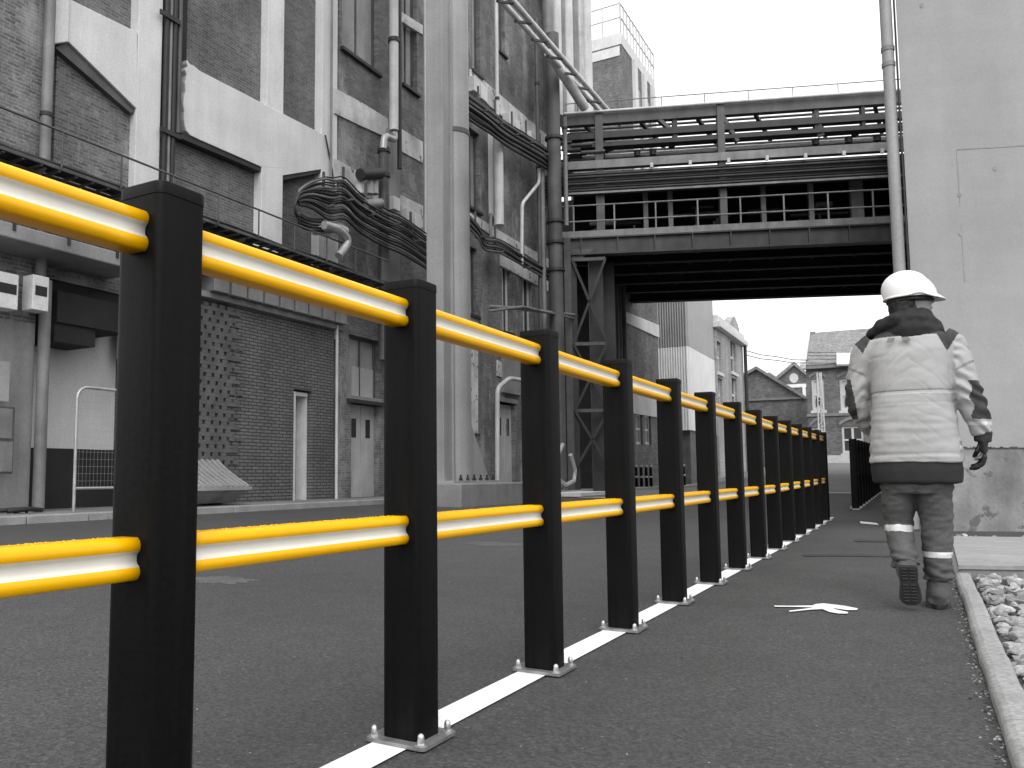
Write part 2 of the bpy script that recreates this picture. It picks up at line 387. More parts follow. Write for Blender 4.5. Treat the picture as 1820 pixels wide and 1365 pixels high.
def make_rail(z, y0, y1, X, beads=False, zz=0):
    mb = MB(); n = len(RP); K = 12
    rg = [[Vector((X+x, lerp(y0, y1, k/K), z+zz+zc)) for x, zc, m in RP] for k in range(K+1)]
    vs = [v for r_ in rg for v in r_]
    for j in range(n):
        j2 = (j+1) % n; white = abs(RP[j][1]) < .0142 and abs(RP[j2][1]) < .0142 and (RP[j][0] > 0) == (RP[j2][0] > 0)
        mb.cur = 1 if white else 0
        mb.add([r_[j] for r_ in rg]+[r_[j2] for r_ in rg], [(k, K+1+k, K+2+k, k+1) for k in range(K)], True)
    mb.cur = 0; mb.add(rg[0], [tuple(range(n))]); mb.add(rg[-1], [tuple(range(n))])
    if beads:                                     # rain beads sitting on the top edge
        for i in range(beads):
            yb = random.uniform(y0+.05, y1-.05); r_ = random.uniform(.0012, .0024); xb = X+random.uniform(-.012, .02)
            mb.lathe([(r_, 0), (r_*.8, r_*.5), (.0001, r_*.75)], (xb, yb, z+zz+.0365-.0006-abs(xb-X)*.12), 6)
    return mb
def merge(o):
    bm = bmesh.new(); bm.from_mesh(o.data); bmesh.ops.remove_doubles(bm, verts=bm.verts, dist=.00001)
    bmesh.ops.recalc_face_normals(bm, faces=bm.faces); bm.to_mesh(bm and o.data); bm.free(); return o
def barrier(X, ylist, label, first_post, beads, rm=('yellow', 'cream')):
    t = thing('safety_barrier', label, 'barrier', (X, ylist[0], 0))
    for i, yc in enumerate(ylist):
        p = first_post if (i == 0 and first_post.parent is None and not first_post.get('_used')) else copy_tree(first_post)
        if p is first_post: first_post['_used'] = 1
        p.parent = t; p.location = (0, yc-ylist[0], g(X, yc)); p.rotation_euler = (0, 0, 0)
    for a, b in zip(ylist, ylist[1:]):
        for z in (1.065, .52):
            ga, gb = g(X, a), g(X, b)
            mb = make_rail(z, a+PW/2-.012, b-PW/2+.012, X, (170 if z < .6 and a < 3 else 25) if beads and a < 5 else 0, 0)
            for v in mb.v: v.z += lerp(ga, gb, (v.y-a)/(b-a))
            o = mb.build('rail', list(rm), t)
            merge(o)
    return t
POST = make_post(); SP = .8745
barrier(-1.108, [1.874+SP*(n-2)+{1: .012, 2: -.014, 3: -.012}.get(n, 0) for n in range(0, 15)], 'long barrier of black posts with two yellow and cream rails along a white line', POST, True)
barrier(-.966, [15.85+SP*n for n in range(0, 12)], 'distant continuation of the black barrier beyond the gap, left of the person', POST, False, ('post', 'post'))
if '_used' in POST: del POST['_used']
for o_ in bpy.data.objects:
    if '_used' in o_: del o_['_used']

# ------------------------------------------------------------------ kerb and gravel on the right
mb = MB(); ky = [-1+.92*i for i in range(14)]
for i, a in enumerate(ky):
    if a > 10.8: break
    b = min(a+.912, 11.1); dx = random.uniform(-.003, .003)
    pr = [(.137, -.2), (.137, .028), (.145, .04), (.16, .047), (.2, .047), (.213, .04), (.218, .025), (.218, -.2)]
    n = 9; rg = []
    for k in range(n+1):
        y_ = lerp(a, b, k/n)
        rg.append([Vector((x+dx+.0035*noise.noise(Vector((x*9, y_*5, z*9))), y_, z+g(.2, y_)+.003*noise.noise(Vector((x*20, y_*9, 4))))) for x, z in pr])
    mb.rings(rg, False)
struct(mb.build('kerb', 'kerb', bevel=.004))
mb = MB(); mb.box(.215, 9, -1, 10.7, -.3, -.02); 
M['soil'] = mat('gravel bed', .13, .95, .4, 5, fine=.4, fscale=50, bump=.8)
struct(mb.build('gravel_bed', 'soil'))
def stone(mb, c, s, seed):
    bm = bmesh.new(); bmesh.ops.create_icosphere(bm, subdivisions=2, radius=1)
    rot = Matrix.Rotation(random.uniform(0, 6.28), 3, 'Z')@Matrix.Rotation(random.uniform(-.6, .6), 3, 'X')
    sc = Vector((random.uniform(.8, 1.25), random.uniform(.65, 1), random.uniform(.42, .75)))
    pl = [(Vector((random.gauss(0, 1), random.gauss(0, 1), random.gauss(0, 1))).normalized(), random.uniform(.42, .75)) for _ in range(9)]
    vs = []
    for v in bm.verts:
        p = v.co.copy()
        for nrm, d in pl:
            e = p.dot(nrm)-d
            if e > 0: p -= nrm*e
        p *= 1+.12*noise.noise(v.co*1.7+Vector((seed, 0, 0)))
        p = Vector((p.x*sc.x, p.y*sc.y, p.z*sc.z))*s; vs.append(rot@p+c)
    fs = [tuple(v.index for v in f.verts) for f in bm.faces]; mb.add(vs, fs, False); bm.free()
mb = MB(); 
for i in range(2600):
    y_ = random.uniform(2.2, 7.6) if i < 2200 else random.uniform(7, 10.5); x_ = .225+abs(random.uniform(0, 1))**1.3*(.25+.33*max(0, y_-1.2))
    s_ = random.choice([random.uniform(.014, .026), random.uniform(.024, .04), random.uniform(.036, .06)])
    if x_-s_ < .222: x_ = .222+s_*.9
    mb.cur = random.randrange(3)
    stone(mb, Vector((x_, y_, g(x_, y_)-.012+s_*.35+random.uniform(0, .02))), s_, i)
for k, v_ in enumerate((.27, .37, .2)): M['stone%d' % k] = mat('limestone %d' % k, v_, .9, .25, 9, fine=.25, fscale=70, bump=.5)
tag(mb.build('gravel', ['stone0', 'stone1', 'stone2']), 'coarse pale crushed stone behind the kerb', 'gravel', kind='stuff')
# fines between kerb and path
mb = MB()
for i in range(650):
    y_ = 1.3+7*random.random()**1.5; x_ = .135-abs(random.gauss(0, .018)); s_ = random.uniform(.0025, .007)
    mb.cur = random.randrange(2)
    stone(mb, Vector((x_, y_, g(x_, y_)+s_*.2)), s_, i)
tag(mb.build('loose_grit', ['asphalt', 'kerb']), 'loose grit gathered along the foot of the kerb', 'grit', kind='stuff')

# ------------------------------------------------------------------ the slab and the concrete building on the right
U = Vector((.9253, .3793, 0)); NRM = Vector((.3793, -.9253, 0))
CORNER = Vector((-.02, 11.1, 0))
def up(s, t, z, o=CORNER): return o+U*s+NRM*t+Vector((0, 0, z))
def ubox(mb, s0, s1, t0, t1, z0, z1, o=CORNER):
    P = [up(s0, t0, 0, o), up(s1, t0, 0, o), up(s1, t1, 0, o), up(s0, t1, 0, o)]
    return mb.hexa([(p.x, p.y) for p in P], z0+o.z, z1+o.z)
GB = .04
t = thing('timber_deck', 'low pale boarded platform on the gravel at the foot of the concrete wall', 'deck', onZ(1760, 985, .1))
a = onZ(1703, 1004, .1); b = onZ(1690, 953, .1)
wdt = 2.6; nb = 9; dv = (b-a)
for k in range(nb):
    p0 = a+dv*(k/nb); p1 = a+dv*((k+.93)/nb); mb = MB()
    mb.prism([(p0.x, p0.y, .102), (p0.x+U.x*wdt, p0.y+U.y*wdt, .102), (p1.x+U.x*wdt, p1.y+U.y*wdt, .102), (p1.x, p1.y, .102)], (0, 0, -.03+.002*random.random()))
    mb.build('board', 'wood', t, bevel=.003)
mb = MB(); p1 = a+dv
mb.hexa([(a.x+.01, a.y+.015), (a.x+U.x*wdt, a.y+U.y*wdt+.015), (p1.x+U.x*wdt, p1.y+U.y*wdt), (p1.x, p1.y)], -.02, .07); mb.build('base_frame', 'concrete', t)

t = thing('concrete_building', 'tall blank cast concrete building at the right edge beside the path', 'building', tuple(CORNER))
BE = Vector((CORNER.x, 44, 0))
foot = [CORNER, up(12, 0, 0), up(12, 0, 0)+Vector((0, 34, 0)), BE]
mb = MB(); mb.hexa([(p.x, p.y) for p in foot], -.3, 13); mb.build('wall', 'wallconc', t)
mb = MB(); ubox(mb, .0, 12, .001, .09, -.3, .93)
mb.hexa([(CORNER.x-.05, CORNER.y+.02), (CORNER.x-.002, CORNER.y), (CORNER.x-.002, 30), (CORNER.x-.05, 30)], -.3, .93)
mb.build('plinth', 'rusty', t)
M['moss'] = mat('mossy ledge', .06, .95, .5, 7, fine=.5, fscale=40, bump=1)
mb = MB(); ubox(mb, .0, 12, .0015, .095, .931, .945)
for i in range(220):
    s_ = random.uniform(.05, 8); r_ = random.uniform(.008, .022); c = up(s_, .06+random.uniform(-.03, .03), .945)
    mb.lathe([(r_, 0), (r_*.8, r_*.5), (.0001, r_*.8)], c, 6)
mb.build('ledge_moss', 'moss', t)
M['joint'] = mat('shutter joint', .27, .9, .2, 5)
mb = MB()
za = onX  # noqa
def onU(px, py, o=CORNER, t0=0):
    d = ray(px, py); q = o+NRM*t0; k = (q-C0).dot(NRM)/d.dot(NRM); p = C0+d*k; r_ = p-o; return r_.dot(U), p.z
sj, zj = onU(1700, 266)
ubox(mb, sj, 12, .0008, .0035, zj-.006, zj+.006); 
for k in range(4):
    z0 = zj-.006-(k+1)*.43
    if z0 < .95: break
    ubox(mb, sj-.003, sj+.004, .0008, .003, z0+.2*(k % 2), z0+.43)
mb.build('panel_joint', 'joint', t)
mb = MB()
for px, py in ((1705, 347), (1638, 10), (1707, 415), (1768, 300)):
    s_, z_ = onU(px, py); c = up(s_, .001, z_); q = [c+U*(.02*math.cos(a_))+Vector((0, 0, .02*math.sin(a_)*1.4)) for a_ in [i*.628 for i in range(10)]]
    mb.prism(q, NRM*.004)
mb.build('tie_hole', 'joint', t)
# downpipe on the corner
pc = CORNER+Vector((-.105, .02, 0)); mb = MB()
mb.tube([(pc.x, pc.y, .05), (pc.x, pc.y, 13)], .062, 20)
dp = mb.build('downpipe', 'steel_grey', t)
for z_ in (1.2, onY(1586, 118, pc.y).z, onY(1585, 90, pc.y).z):
    q = MB(); q.lathe([(.062, z_), (.071, z_), (.071, z_+.05), (.062, z_+.05)], (pc.x, pc.y, 0), 20, False); q.build('collar', 'pipe', dp)
mb = MB(); mb.tube([(CORNER.x-.012, CORNER.y-.03, .95), (CORNER.x-.02, CORNER.y-.03, 5), (CORNER.x-.014, CORNER.y-.03, 9), (CORNER.x-.014, CORNER.y-.03, 13)], .011, 8); mb.build('cable', 'cable', t)

# ------------------------------------------------------------------ factory front helpers
def frect(mb, x0, x1, pt, pb, X=FX, depth=.3, ref=None):
    m = ref if ref is not None else (max(pt, 0)+min(pb, 900))/2
    xm = (x0+x1)/2
    y0, y1 = onX(x0, m, X).y, onX(x1, m, X).y
    z1, z0 = onX(xm, pt, X).z, onX(xm, pb, X).z
    return mb.box(X-depth, X, y0, y1, z0, z1)
def fpoly(mb, pts, X=FX, depth=.3): return mb.prism([onX(a, b, X) for a, b in pts], (-depth, 0, 0))
def FYc(px, X=FX, py=450): return onX(px, py, X).y
def fz(px, py, X=FX): return onX(px, py, X).z
def one(name, m, parent, fn, bevel=0, label=None):
    mb = MB(); fn(mb); return mb.build(name, m, parent, bevel=bevel, label=label)

XB = -11.62
# --- first building
yL = 3.0; yBay0 = FYc(60, py=700); yBay1 = FYc(246, py=700); y1e = FYc(601, py=300); TOP1 = 15
zBay = fz(140, 500)
b1 = thing('factory_building', 'brick factory with white concrete frame and open bay behind the first barrier posts', 'building', (FX, 10, 0))
def f(mb):
    mb.box(-14, XB+.2, yL, yBay0, 0, TOP1)              # left pier wall, proud
    mb.box(-14, XB, yBay0, yBay1, zBay, TOP1)
    yd0, yd1 = FYc(520, py=790), FYc(553, py=790); zd = fz(536, 693)
    mb.box(-14, XB, yBay1, y1e, zd+3.0, TOP1)
one('wall', 'brick_stained', b1, f)
def f(mb):
    yd0, yd1 = FYc(520, py=790), FYc(553, py=790); zd = fz(536, 693); zt = fz(470, 548)
    mb.box(-12, FX+.02, yBay1, yd0, .05, zt); mb.box(-12, FX+.02, yd1, FYc(592, py=700), .05, zt); mb.box(-12, FX+.02, yd0, yd1, zd, zt)
zt1 = fz(470, 548)
one('lower_wall', 'brick_base', b1, f)
M['field'] = mat('perforated brickwork', .105, .9, .25, 3, fine=.25, fscale=45, bump=.5)
def f(mb):                                  # open headers in every other course
    fy0 = FYc(300, py=700)
    for r_ in range(int((zt1-.5)/.075)):
        z_ = .4+r_*.075; ye = FYc(424-10*((r_*7) % 3), py=700)
        if r_ % 2: mb.box(FX+.024, FX+.05, fy0, ye, z_, z_+.0735); continue
        y_ = fy0+(.11 if r_ % 4 else 0)
        while y_ < ye: mb.box(FX+.024, FX+.05, y_, y_+.14, z_+.0005, z_+.073); y_ += .22
one('perforated_field', 'field', b1, f)
one('field_hole_shade', 'steel_dark', b1, lambda mb: mb.box(FX+.0205, FX+.0235, FYc(300, py=700), FYc(404, py=700), .4, zt1-.12))  # dark sheet stands in for shade inside the open headers
one('infill_wall', 'brick_stained', b1, lambda mb: frect(mb, 96, 243, 60, 440, XB+.06, .2, 250))
one('infill_wall', 'brick', b1, lambda mb: (mb.box(-14, XB+.004, FYc(212, py=500), y1e, zt1, fz(536, 693)+3.0), mb.box(-12.2, XB+.004, yBay0, y1e-.01, fz(200, 470), TOP1-.1)))
# bay interior
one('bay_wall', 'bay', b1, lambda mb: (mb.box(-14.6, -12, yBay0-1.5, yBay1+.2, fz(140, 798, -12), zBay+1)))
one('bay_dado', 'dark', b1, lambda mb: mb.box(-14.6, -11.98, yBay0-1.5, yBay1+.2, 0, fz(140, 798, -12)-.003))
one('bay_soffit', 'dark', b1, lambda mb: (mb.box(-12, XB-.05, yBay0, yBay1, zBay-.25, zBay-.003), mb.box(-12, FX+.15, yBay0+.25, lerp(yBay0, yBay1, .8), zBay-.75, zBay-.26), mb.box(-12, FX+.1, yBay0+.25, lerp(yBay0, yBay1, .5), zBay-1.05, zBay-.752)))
# concrete frame
def f(mb): frect(mb, 243, 286, -400, 640, FX, .35, 180)
one('pier', 'plaster', b1, f, .015)
def f(mb): fpoly(mb, [(122, -60), (122, 74), (244, 194), (244, 57), (124, -2)], FX-.003, .35)
one('beam', 'plaster', b1, f, .012)
one('beam', 'plaster', b1, lambda mb: fpoly(mb, [(92, -120), (124, -115), (124, -2), (122, 74), (92, 78)], FX+.05, .4), .012)
def f(mb): fpoly(mb, [(98, 84), (122, 74.5), (244, 195), (233, 201)], FX-.05, .3)
one('lintel_or_shade', 'steel_mid', b1, f)  # dark strip stands in for the shaded underside of the beam
def f(mb): frect(mb, 464, 502, 285, 620, FX-.006, .35, 400)
one('pier', 'plaster', b1, f, .012)
one('pier', 'plaster', b1, lambda mb: frect(mb, 476, 505, -500, 225, FX-.02, .33, 90), .012)
one('pier', 'plaster', b1, lambda mb: frect(mb, 573, 600, -500, 338, FX, .36, 130), .012)
def f(mb): fpoly(mb, [(333, 106), (337, 113), (345, 117), (356, 126), (575, 239), (584, 246), (584, 299), (503, 312), (502, 299), (466, 297), (352, 247), (338, 240), (331, 232), (329, 224), (327, 212), (328, 198), (326, 186), (327, 172), (330, 163), (329, 146), (332, 133), (329, 124), (334, 118), (332, 112)], FX-.004, .33)
one('beam', 'plaster', b1, f, .01)
one('lintel_or_shade', 'steel_dark', b1, lambda mb: fpoly(mb, [(322, 236), (466, 298), (466, 306), (322, 246)], FX-.03, .3))  # beam underside shade drawn as a dark strip
one('lintel_or_shade', 'steel_dark', b1, lambda mb: fpoly(mb, [(503, 313), (584, 300), (584, 304), (503, 320)], FX-.03, .3))  # same dark strip for shade, under the rising end of the beam
one('pier', 'plaster_old', b1, lambda mb: frect(mb, 566, 602, 420, 600, FX, .3, 500), .012)
# corbel blocks under the tray
cx0 = FYc(362, py=510); cx1 = FYc(590, py=560)
for k in range(9):
    y_ = lerp(cx0, cx1, k/8.4)
    one('corbel', 'concrete', b1, lambda mb: mb.box(FX-.1, FX+.28, y_, y_+.42, zt1+.02, zt1+.36), .015)
one('string_course', 'concrete', b1, lambda mb: mb.box(FX-.1, FX+.14, yBay1, cx1+.3, zt1-.1, zt1+.015), .01)
one('string_course', 'steel_mid', b1, lambda mb: mb.box(FX-.1, FX+.34, yBay1, cx1+.3, zt1+.365, zt1+.42), .01)
# doorway with pale reveal
yd0, yd1 = FYc(521, py=790), FYc(552, py=790); zd = fz(536, 696)
d = one('door', 'door', b1, lambda mb: mb.box(FX-.42, FX-.36, lerp(yd0, yd1, .12), yd1-.03, .1, zd-.05), label='pale narrow door deep in the brick wall')
one('door_frame', 'frame_white', b1, lambda mb: (mb.box(FX-.36, FX-.02, yd0+.001, yd0+.1, .1, zd-.01), mb.box(FX-.355, FX-.1, yd1-.06, yd1-.003, .1, zd-.01), mb.box(FX-.36, FX-.05, yd0+.1, yd1-.06, zd-.09, zd-.011)))
one('pillar', 'concrete', b1, lambda mb: frect(mb, -120, 58, 560, 905, FX+.08, .5, 700))
one('canopy', 'concrete', b1, lambda mb: mb.box(FX-.3, FX+.75, FYc(-80), FYc(205, py=450), fz(100, 470), fz(100, 470)+.22), .02)
one('downpipe', 'pipe_light', b1, lambda mb: mb.tube([(FX+.12, FYc(591, py=700), .1), (FX+.12, FYc(591, py=700), zt1)], .035, 10))
yp = FYc(74, py=200); dp = one('downpipe', 'pipe', b1, lambda mb: mb.tube([(FX+.12, yp, 3.2), (FX+.12, yp, 15)], .085, 14))
for z_ in (4.4, 6.2): one('bracket', 'steel_dark', dp, lambda mb: mb.lathe([(.085, z_), (.1, z_), (.1, z_+.06), (.085, z_+.06)], (FX+.12, yp, 0), 14, False))
yp2 = FYc(57, py=750); one('downpipe', 'pipe', b1, lambda mb: mb.tube([(FX+.22, yp2, .15), (FX+.22, yp2, fz(57, 500))], .09, 14))

zcn = fz(100, 470)+.22
t = thing('balcony_grille', 'low wire grille with two tubes above the concrete canopy at the left edge', 'grille', (FX+.7, 6, zcn))
gy0, gy1 = FYc(-80), FYc(212, py=450)
one('frame', 'galv', t, lambda mb: [mb.tube([(FX+.7, gy0, zcn+h_), (FX+.7, gy1, zcn+h_)], .03, 8) for h_ in (.06, .5)])
def f(mb):
    k = gy0
    while k < gy1: mb.tube([(FX+.7, k, zcn), (FX+.7, k, zcn+.5)], .006, 4, False); k += .07
    for h_ in (.15, .25, .35): mb.tube([(FX+.7, gy0, zcn+h_), (FX+.7, gy1, zcn+h_)], .006, 4, False)
one('mesh', 'steel_dark', t, f)
def f(mb):
    k = gy0+.4
    while k < gy1: mb.bar((FX+.74, k, zcn-.1), (FX+.74, k, zcn+.6), .05); k += .9
one('stay', 'steel_dark', t, f)
# signage boxes under the canopy
for k, (xa, xb, ya, yb_) in enumerate(((-30, 33, 482, 546), (58, 87, 490, 552))):
    t = thing('lamp_box', ('white fronted box with a dark slot, left one under the canopy' if k == 0 else 'white fronted box with a dark slot on the pipe, right one under the canopy'), 'box', onX((xa+xb)/2, yb_, FX+.6), group='slotted boxes under the canopy')
    one('housing', 'frame_white', t, lambda mb: frect(mb, xa, xb, ya, yb_, FX+.6, .25), .01)
    one('slot', 'dark', t, lambda mb: frect(mb, xa+5, xb-3, lerp(ya, yb_, .3), lerp(ya, yb_, .58), FX+.604, .05))
t = thing('utility_cabinet', 'grey double cabinet against the brick pier at the left edge', 'cabinet', onX(10, 840, FX+.45))
one('body', 'steel_mid', t, lambda mb: frect(mb, -60, 25, 720, 842, FX+.4, .3), .01)
one('door', 'pipe', t, lambda mb: frect(mb, -55, 22, 724, 778, FX+.41, .02))
one('door', 'pipe', t, lambda mb: frect(mb, -55, 22, 784, 838, FX+.41, .02))
M['notice'] = mat('notice board', .3, .6, .1, 4)
t = tag(one('wall_panel', 'notice', None, lambda mb: frect(mb, -40, 17, 640, 712, FX+.32, .04)), 'pale flat panel on the brick pier above the grey cabinet', 'panel')

# crate like fence panel in front of bay
t = thing('fence_panel', 'grey mesh fence panel with rounded corners standing in front of the bay', 'fence panel', onX(170, 898, -10.6))
XQ = -10.6
A = onX(131, 898, XQ); Bq = onX(300, 880, XQ); ztop = fz(131, 686, XQ); ya, yb_ = A.y, A.y+1.75
def f(mb):
    pts = [(XQ, ya, .11), (XQ, ya, ztop-.18)]+[(XQ, ya+.18-.18*math.cos(a_), ztop-.18+.18*math.sin(a_)) for a_ in (.4, .8, 1.2, 1.57)]+[(XQ, yb_-.18, ztop), (XQ, yb_-.05, ztop-.06), (XQ, yb_, ztop-.18), (XQ, yb_, .11)]
    mb.tube(pts, .024, 8)
one('frame', 'galv', t, f)
one('bottom_rail', 'galv', t, lambda mb: mb.tube([(XQ, ya, .45), (XQ, yb_, .45)], .02, 8))
def f(mb):
    n = 26
    for i in range(1, n): mb.tube([(XQ, lerp(ya, yb_, i/n), .45), (XQ, lerp(ya, yb_, i/n), ztop)], .0015, 4, False)
    for i in range(1, 14): mb.tube([(XQ, ya, lerp(.45, ztop, i/14)), (XQ, yb_, lerp(.45, ztop, i/14))], .0015, 4, False)
one('mesh', 'galv', t, f)

# skip with sloping ribbed lid
XSf, XSb = -10.5, -11.3
ys0, ys1 = onX(340, 868, XSf).y, onX(446, 868, XSf).y
t = thing('rubbish_skip', 'small grey tipping skip with a ribbed sloping lid against the brick wall', 'skip', ((XSf+XSb)/2, (ys0+ys1)/2, .1))
H1 = fz(420, 868, XSf); HT = fz(385, 818, XSb); w1 = XSf-XSb
M['skip'] = mat('grey skip steel', .2, .5, .25, 3, streak=.3, bump=.2)
one('body', 'skip', t, lambda mb: mb.add([(XSb, ys0+.3, .14), (XSf-.25, ys0+.3, .14), (XSf-.25, ys1-.22, .14), (XSb, ys1-.22, .14), (XSb, ys0, H1), (XSf, ys0, H1), (XSf, ys1, H1), (XSb, ys1, H1)], [(0, 1, 2, 3), (4, 5, 6, 7), (0, 1, 5, 4), (1, 2, 6, 5), (2, 3, 7, 6), (3, 0, 4, 7)]), .008)
cv = [(XSb+w1*k/8, lerp(HT, H1+.03, (k/8)**.8 if k else 0)) for k in range(9)]
one('lid', 'skip', t, lambda mb: mb.prism([(a_, ys0+.02, b_) for a_, b_ in cv]+[(XSf, ys0+.02, H1+.003), (XSb, ys0+.02, H1+.003)], (0, ys1-ys0-.04, 0)))
def f(mb):
    n_ = 11
    for i in range(n_):
        yy_ = lerp(ys0+.06, ys1-.06, i/(n_-1))
        for (a0, b0), (a1, b1_) in zip(cv, cv[1:]): mb.bar((a0, yy_, b0+.01), (a1, yy_, b1_+.01), .04, .03)
one('lid_ribs', 'steel_grey', t, f)
def f(mb):
    for (a0, b0), (a1, b1_) in zip(cv, cv[1:]): mb.bar((a0, ys0, b0+.005), (a1, ys0, b1_+.005), .05, .05)
    mb.bar((XSf+.01, ys0, H1), (XSf+.01, ys1, H1), .04, .06); mb.bar((XSb, ys0, H1), (XSf, ys0, H1), .04, .06)
one('rim', 'steel_grey', t, f)
for q in (.3, .65):
    one('skid', 'steel_dark', t, lambda mb: mb.box(XSb+.05, XSf-.3, lerp(ys0, ys1, q), lerp(ys0, ys1, q)+.1, .1, .139))

# dark bundle at foot of pipe
mb = MB()
c = onX(35, 905, FX+.5)
for i in range(5): mb.tube([(c.x+random.uniform(-.1, .1), c.y-.3+.1*i, .13+.03*random.random()), (c.x+.1, c.y+.1, .17), (c.x+random.uniform(-.1, .1), c.y+.35, .14)], .035, 6)
tag(mb.build('rag_heap', 'cable'), 'small dark heap of rags at the foot of the downpipe', 'heap')

# pipes running in the gap between the frames
for k, (px, rr, m) in enumerate(((293, .05, 'cable'), (301, .035, 'pipe'), (308, .05, 'cable'), (317, .045, 'steel_mid'))):
    y_ = FYc(px, FX+.05, 180); zb_ = fz(px, [340, 600, 330, 240][k])
    o_ = one('riser_pipe', m, None, lambda mb: mb.tube([(FX+.05, y_, zb_), (FX+.05, y_, 15)], rr, 8))
    tag(o_, ['thick black riser nearest the white pier in the dark recess', 'slim grey riser running lowest of the four in the recess', 'thick black riser third from the white pier in the recess', 'grey riser next to the ragged end of the white beam'][k], 'pipe', 'riser pipes in the recess')
tag(one('pipe_clamp', 'steel_dark', None, lambda mb: (frect(mb, 286, 322, 26, 34, FX+.12, .04))), 'dark clamp bar across the risers near the top', 'clamp', 'clamps on the risers')
tag(one('pipe_clamp', 'steel_dark', None, lambda mb: (frect(mb, 286, 322, 232, 240, FX+.12, .04))), 'dark clamp bar across the risers below the beam end', 'clamp', 'clamps on the risers')
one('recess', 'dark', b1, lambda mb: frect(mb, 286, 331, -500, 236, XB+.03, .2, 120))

# --- second building
TOP2 = 21; y2a = y1e+.02; y2b = FYc(992, py=400)
b2 = thing('factory_building', 'stained old brick factory with boarded windows and pale bands behind the steel column', 'building', (FX, 22, 0))
wins = []   # opening: px0, px1, pt, pb, kind
W2 = [(608, 672, -120, 108, 'board'), (716, 741, -60, 158, 'board'), (838, 853, -260, 130, 'board'), (833, 852, 232, 372, 'board'), (834, 848, 440, 560, 'board'),
      (887, 897, -200, 95, 'board'), (893, 908, 472, 590, 'glass'), (929, 946, 492, 600, 'glass'), (836, 846, 668, 770, 'board'), (620, 674, 600, 712, 'board')]
D2 = [(624, 673, 716, 884), (888, 916, 716, 856)]
ops = []
for x0, x1, pt, pb, k in W2:
    m = (max(pt, 0)+pb)/2; xm = (x0+x1)/2
    ops.append((FYc(x0, FX, m), FYc(x1, FX, m), fz(xm, pb), fz(xm, pt), k))
for x0, x1, pt, pb in D2:
    m = (pt+pb)/2; xm = (x0+x1)/2; ops.append((FYc(x0, FX, m), FYc(x1, FX, m), .1, fz(xm, pt), 'door'))
def wall_with(mb, X, depth, y0, y1, z0, z1, ops):
    Y = sorted(set([y0, y1]+[v for o in ops for v in o[:2] if y0 < v < y1])); Z = sorted(set([z0, z1]+[v for o in ops for v in o[2:4] if z0 < v < z1]))
    for a, b in zip(Y, Y[1:]):
        run = None
        for c, d in zip(Z, Z[1:]):
            ym, zm = (a+b)/2, (c+d)/2
            hole = any(o[0] < ym < o[1] and o[2] < zm < o[3] for o in ops)
            if hole:
                if run: mb.box(X-depth, X, a, b, *run); run = None
            else: run = (run[0], d) if run else (c, d)
        if run: mb.box(X-depth, X, a, b, *run)
one('wall', 'brick_old', b2, lambda mb: wall_with(mb, FX, .35, y2a, y2b, .05, TOP2, ops))
one('back_wall', 'dark', b2, lambda mb: mb.box(-16, FX-.352, y2a, y2b, .05, TOP2-.1))
for (a, b, z0, z1, k) in ops:
    if k == 'door': continue
    w_ = one('window', 'frame_white' if k == 'glass' else 'steel_mid', b2, lambda mb: (mb.box(FX-.26, FX-.13, a, a+.06, z0, z1), mb.box(FX-.26, FX-.13, b-.06, b, z0, z1), mb.box(FX-.26, FX-.13, a+.06, b-.06, z1-.06, z1), mb.box(FX-.26, FX-.13, a+.06, b-.06, z0, z0+.06), mb.box(FX-.25, FX-.14, (a+b)/2-.02, (a+b)/2+.02, z0+.06, z1-.06)))
    one('pane', 'glass' if k == 'glass' else 'board', w_, lambda mb: mb.box(FX-.26, FX-.18, a+.06, b-.06, z0+.06, z1-.06))
    one('sill', 'steel_dark', w_, lambda mb: mb.box(FX-.3, FX+.1, a-.08, b+.08, z0-.09, z0-.003), .005)
for i, (a, b, z0, z1, k) in enumerate([o for o in ops if o[4] == 'door']):
    m_ = (a+b)/2
    for s0, s1 in ((a, m_-.006), (m_+.006, b)):
        d = one('door', 'door', b2, lambda mb: mb.box(FX-.2, FX-.14, s0+.02, s1, z0, z1-.05), .006)
        one('door_window', 'glass', d, lambda mb: mb.box(FX-.16, FX-.134, lerp(s0, s1, .35), lerp(s0, s1, .68), lerp(z0, z1, .63), lerp(z0, z1, .83)))
    one('lintel_or_shade', 'concrete', b2, lambda mb: mb.box(FX-.25, FX+.05, a-.15, b+.15, z1, z1+.14), .01)
one('door_panel', 'door', b2, lambda mb: frect(mb, 626, 672, 655, 712, FX-.15, .05))
# pale bands
def band(pts, X=FX+.04, m='plaster_old', nm='band'): return one(nm, m, b2, lambda mb: fpoly(mb, pts, X, .1), .008)
band([(595, 156), (640, 180), (690, 211), (690, 245), (640, 223), (595, 201)])
band([(712, 228), (752, 252), (752, 290), (712, 268)])
band([(595, 281), (700, 340), (752, 366), (752, 405), (700, 382), (595, 318)])
band([(712, 20), (752, 45), (752, 62), (712, 37)])
band([(836, 122), (880, 160), (978, 245), (978, 275), (880, 196), (836, 158)])
band([(836, 378), (905, 420), (978, 462), (978, 478), (905, 440), (836, 392)])
band([(890, 452), (975, 500), (975, 518), (890, 472)])
one('column', 'concrete', b2, lambda mb: frect(mb, 690, 712, 235, 640, FX+.12, .4), .01)
one('column', 'plaster', b2, lambda mb: frect(mb, 880, 890, 240, 385, FX+.25, .25), .02)
one('column', 'concrete', b2, lambda mb: frect(mb, 895, 925, 610, 700, FX+.1, .3), .01)
one('parapet', 'steel_dark', b2, lambda mb: mb.box(-12.4, FX+.2, y2a, y2b, TOP2, TOP2+.4))
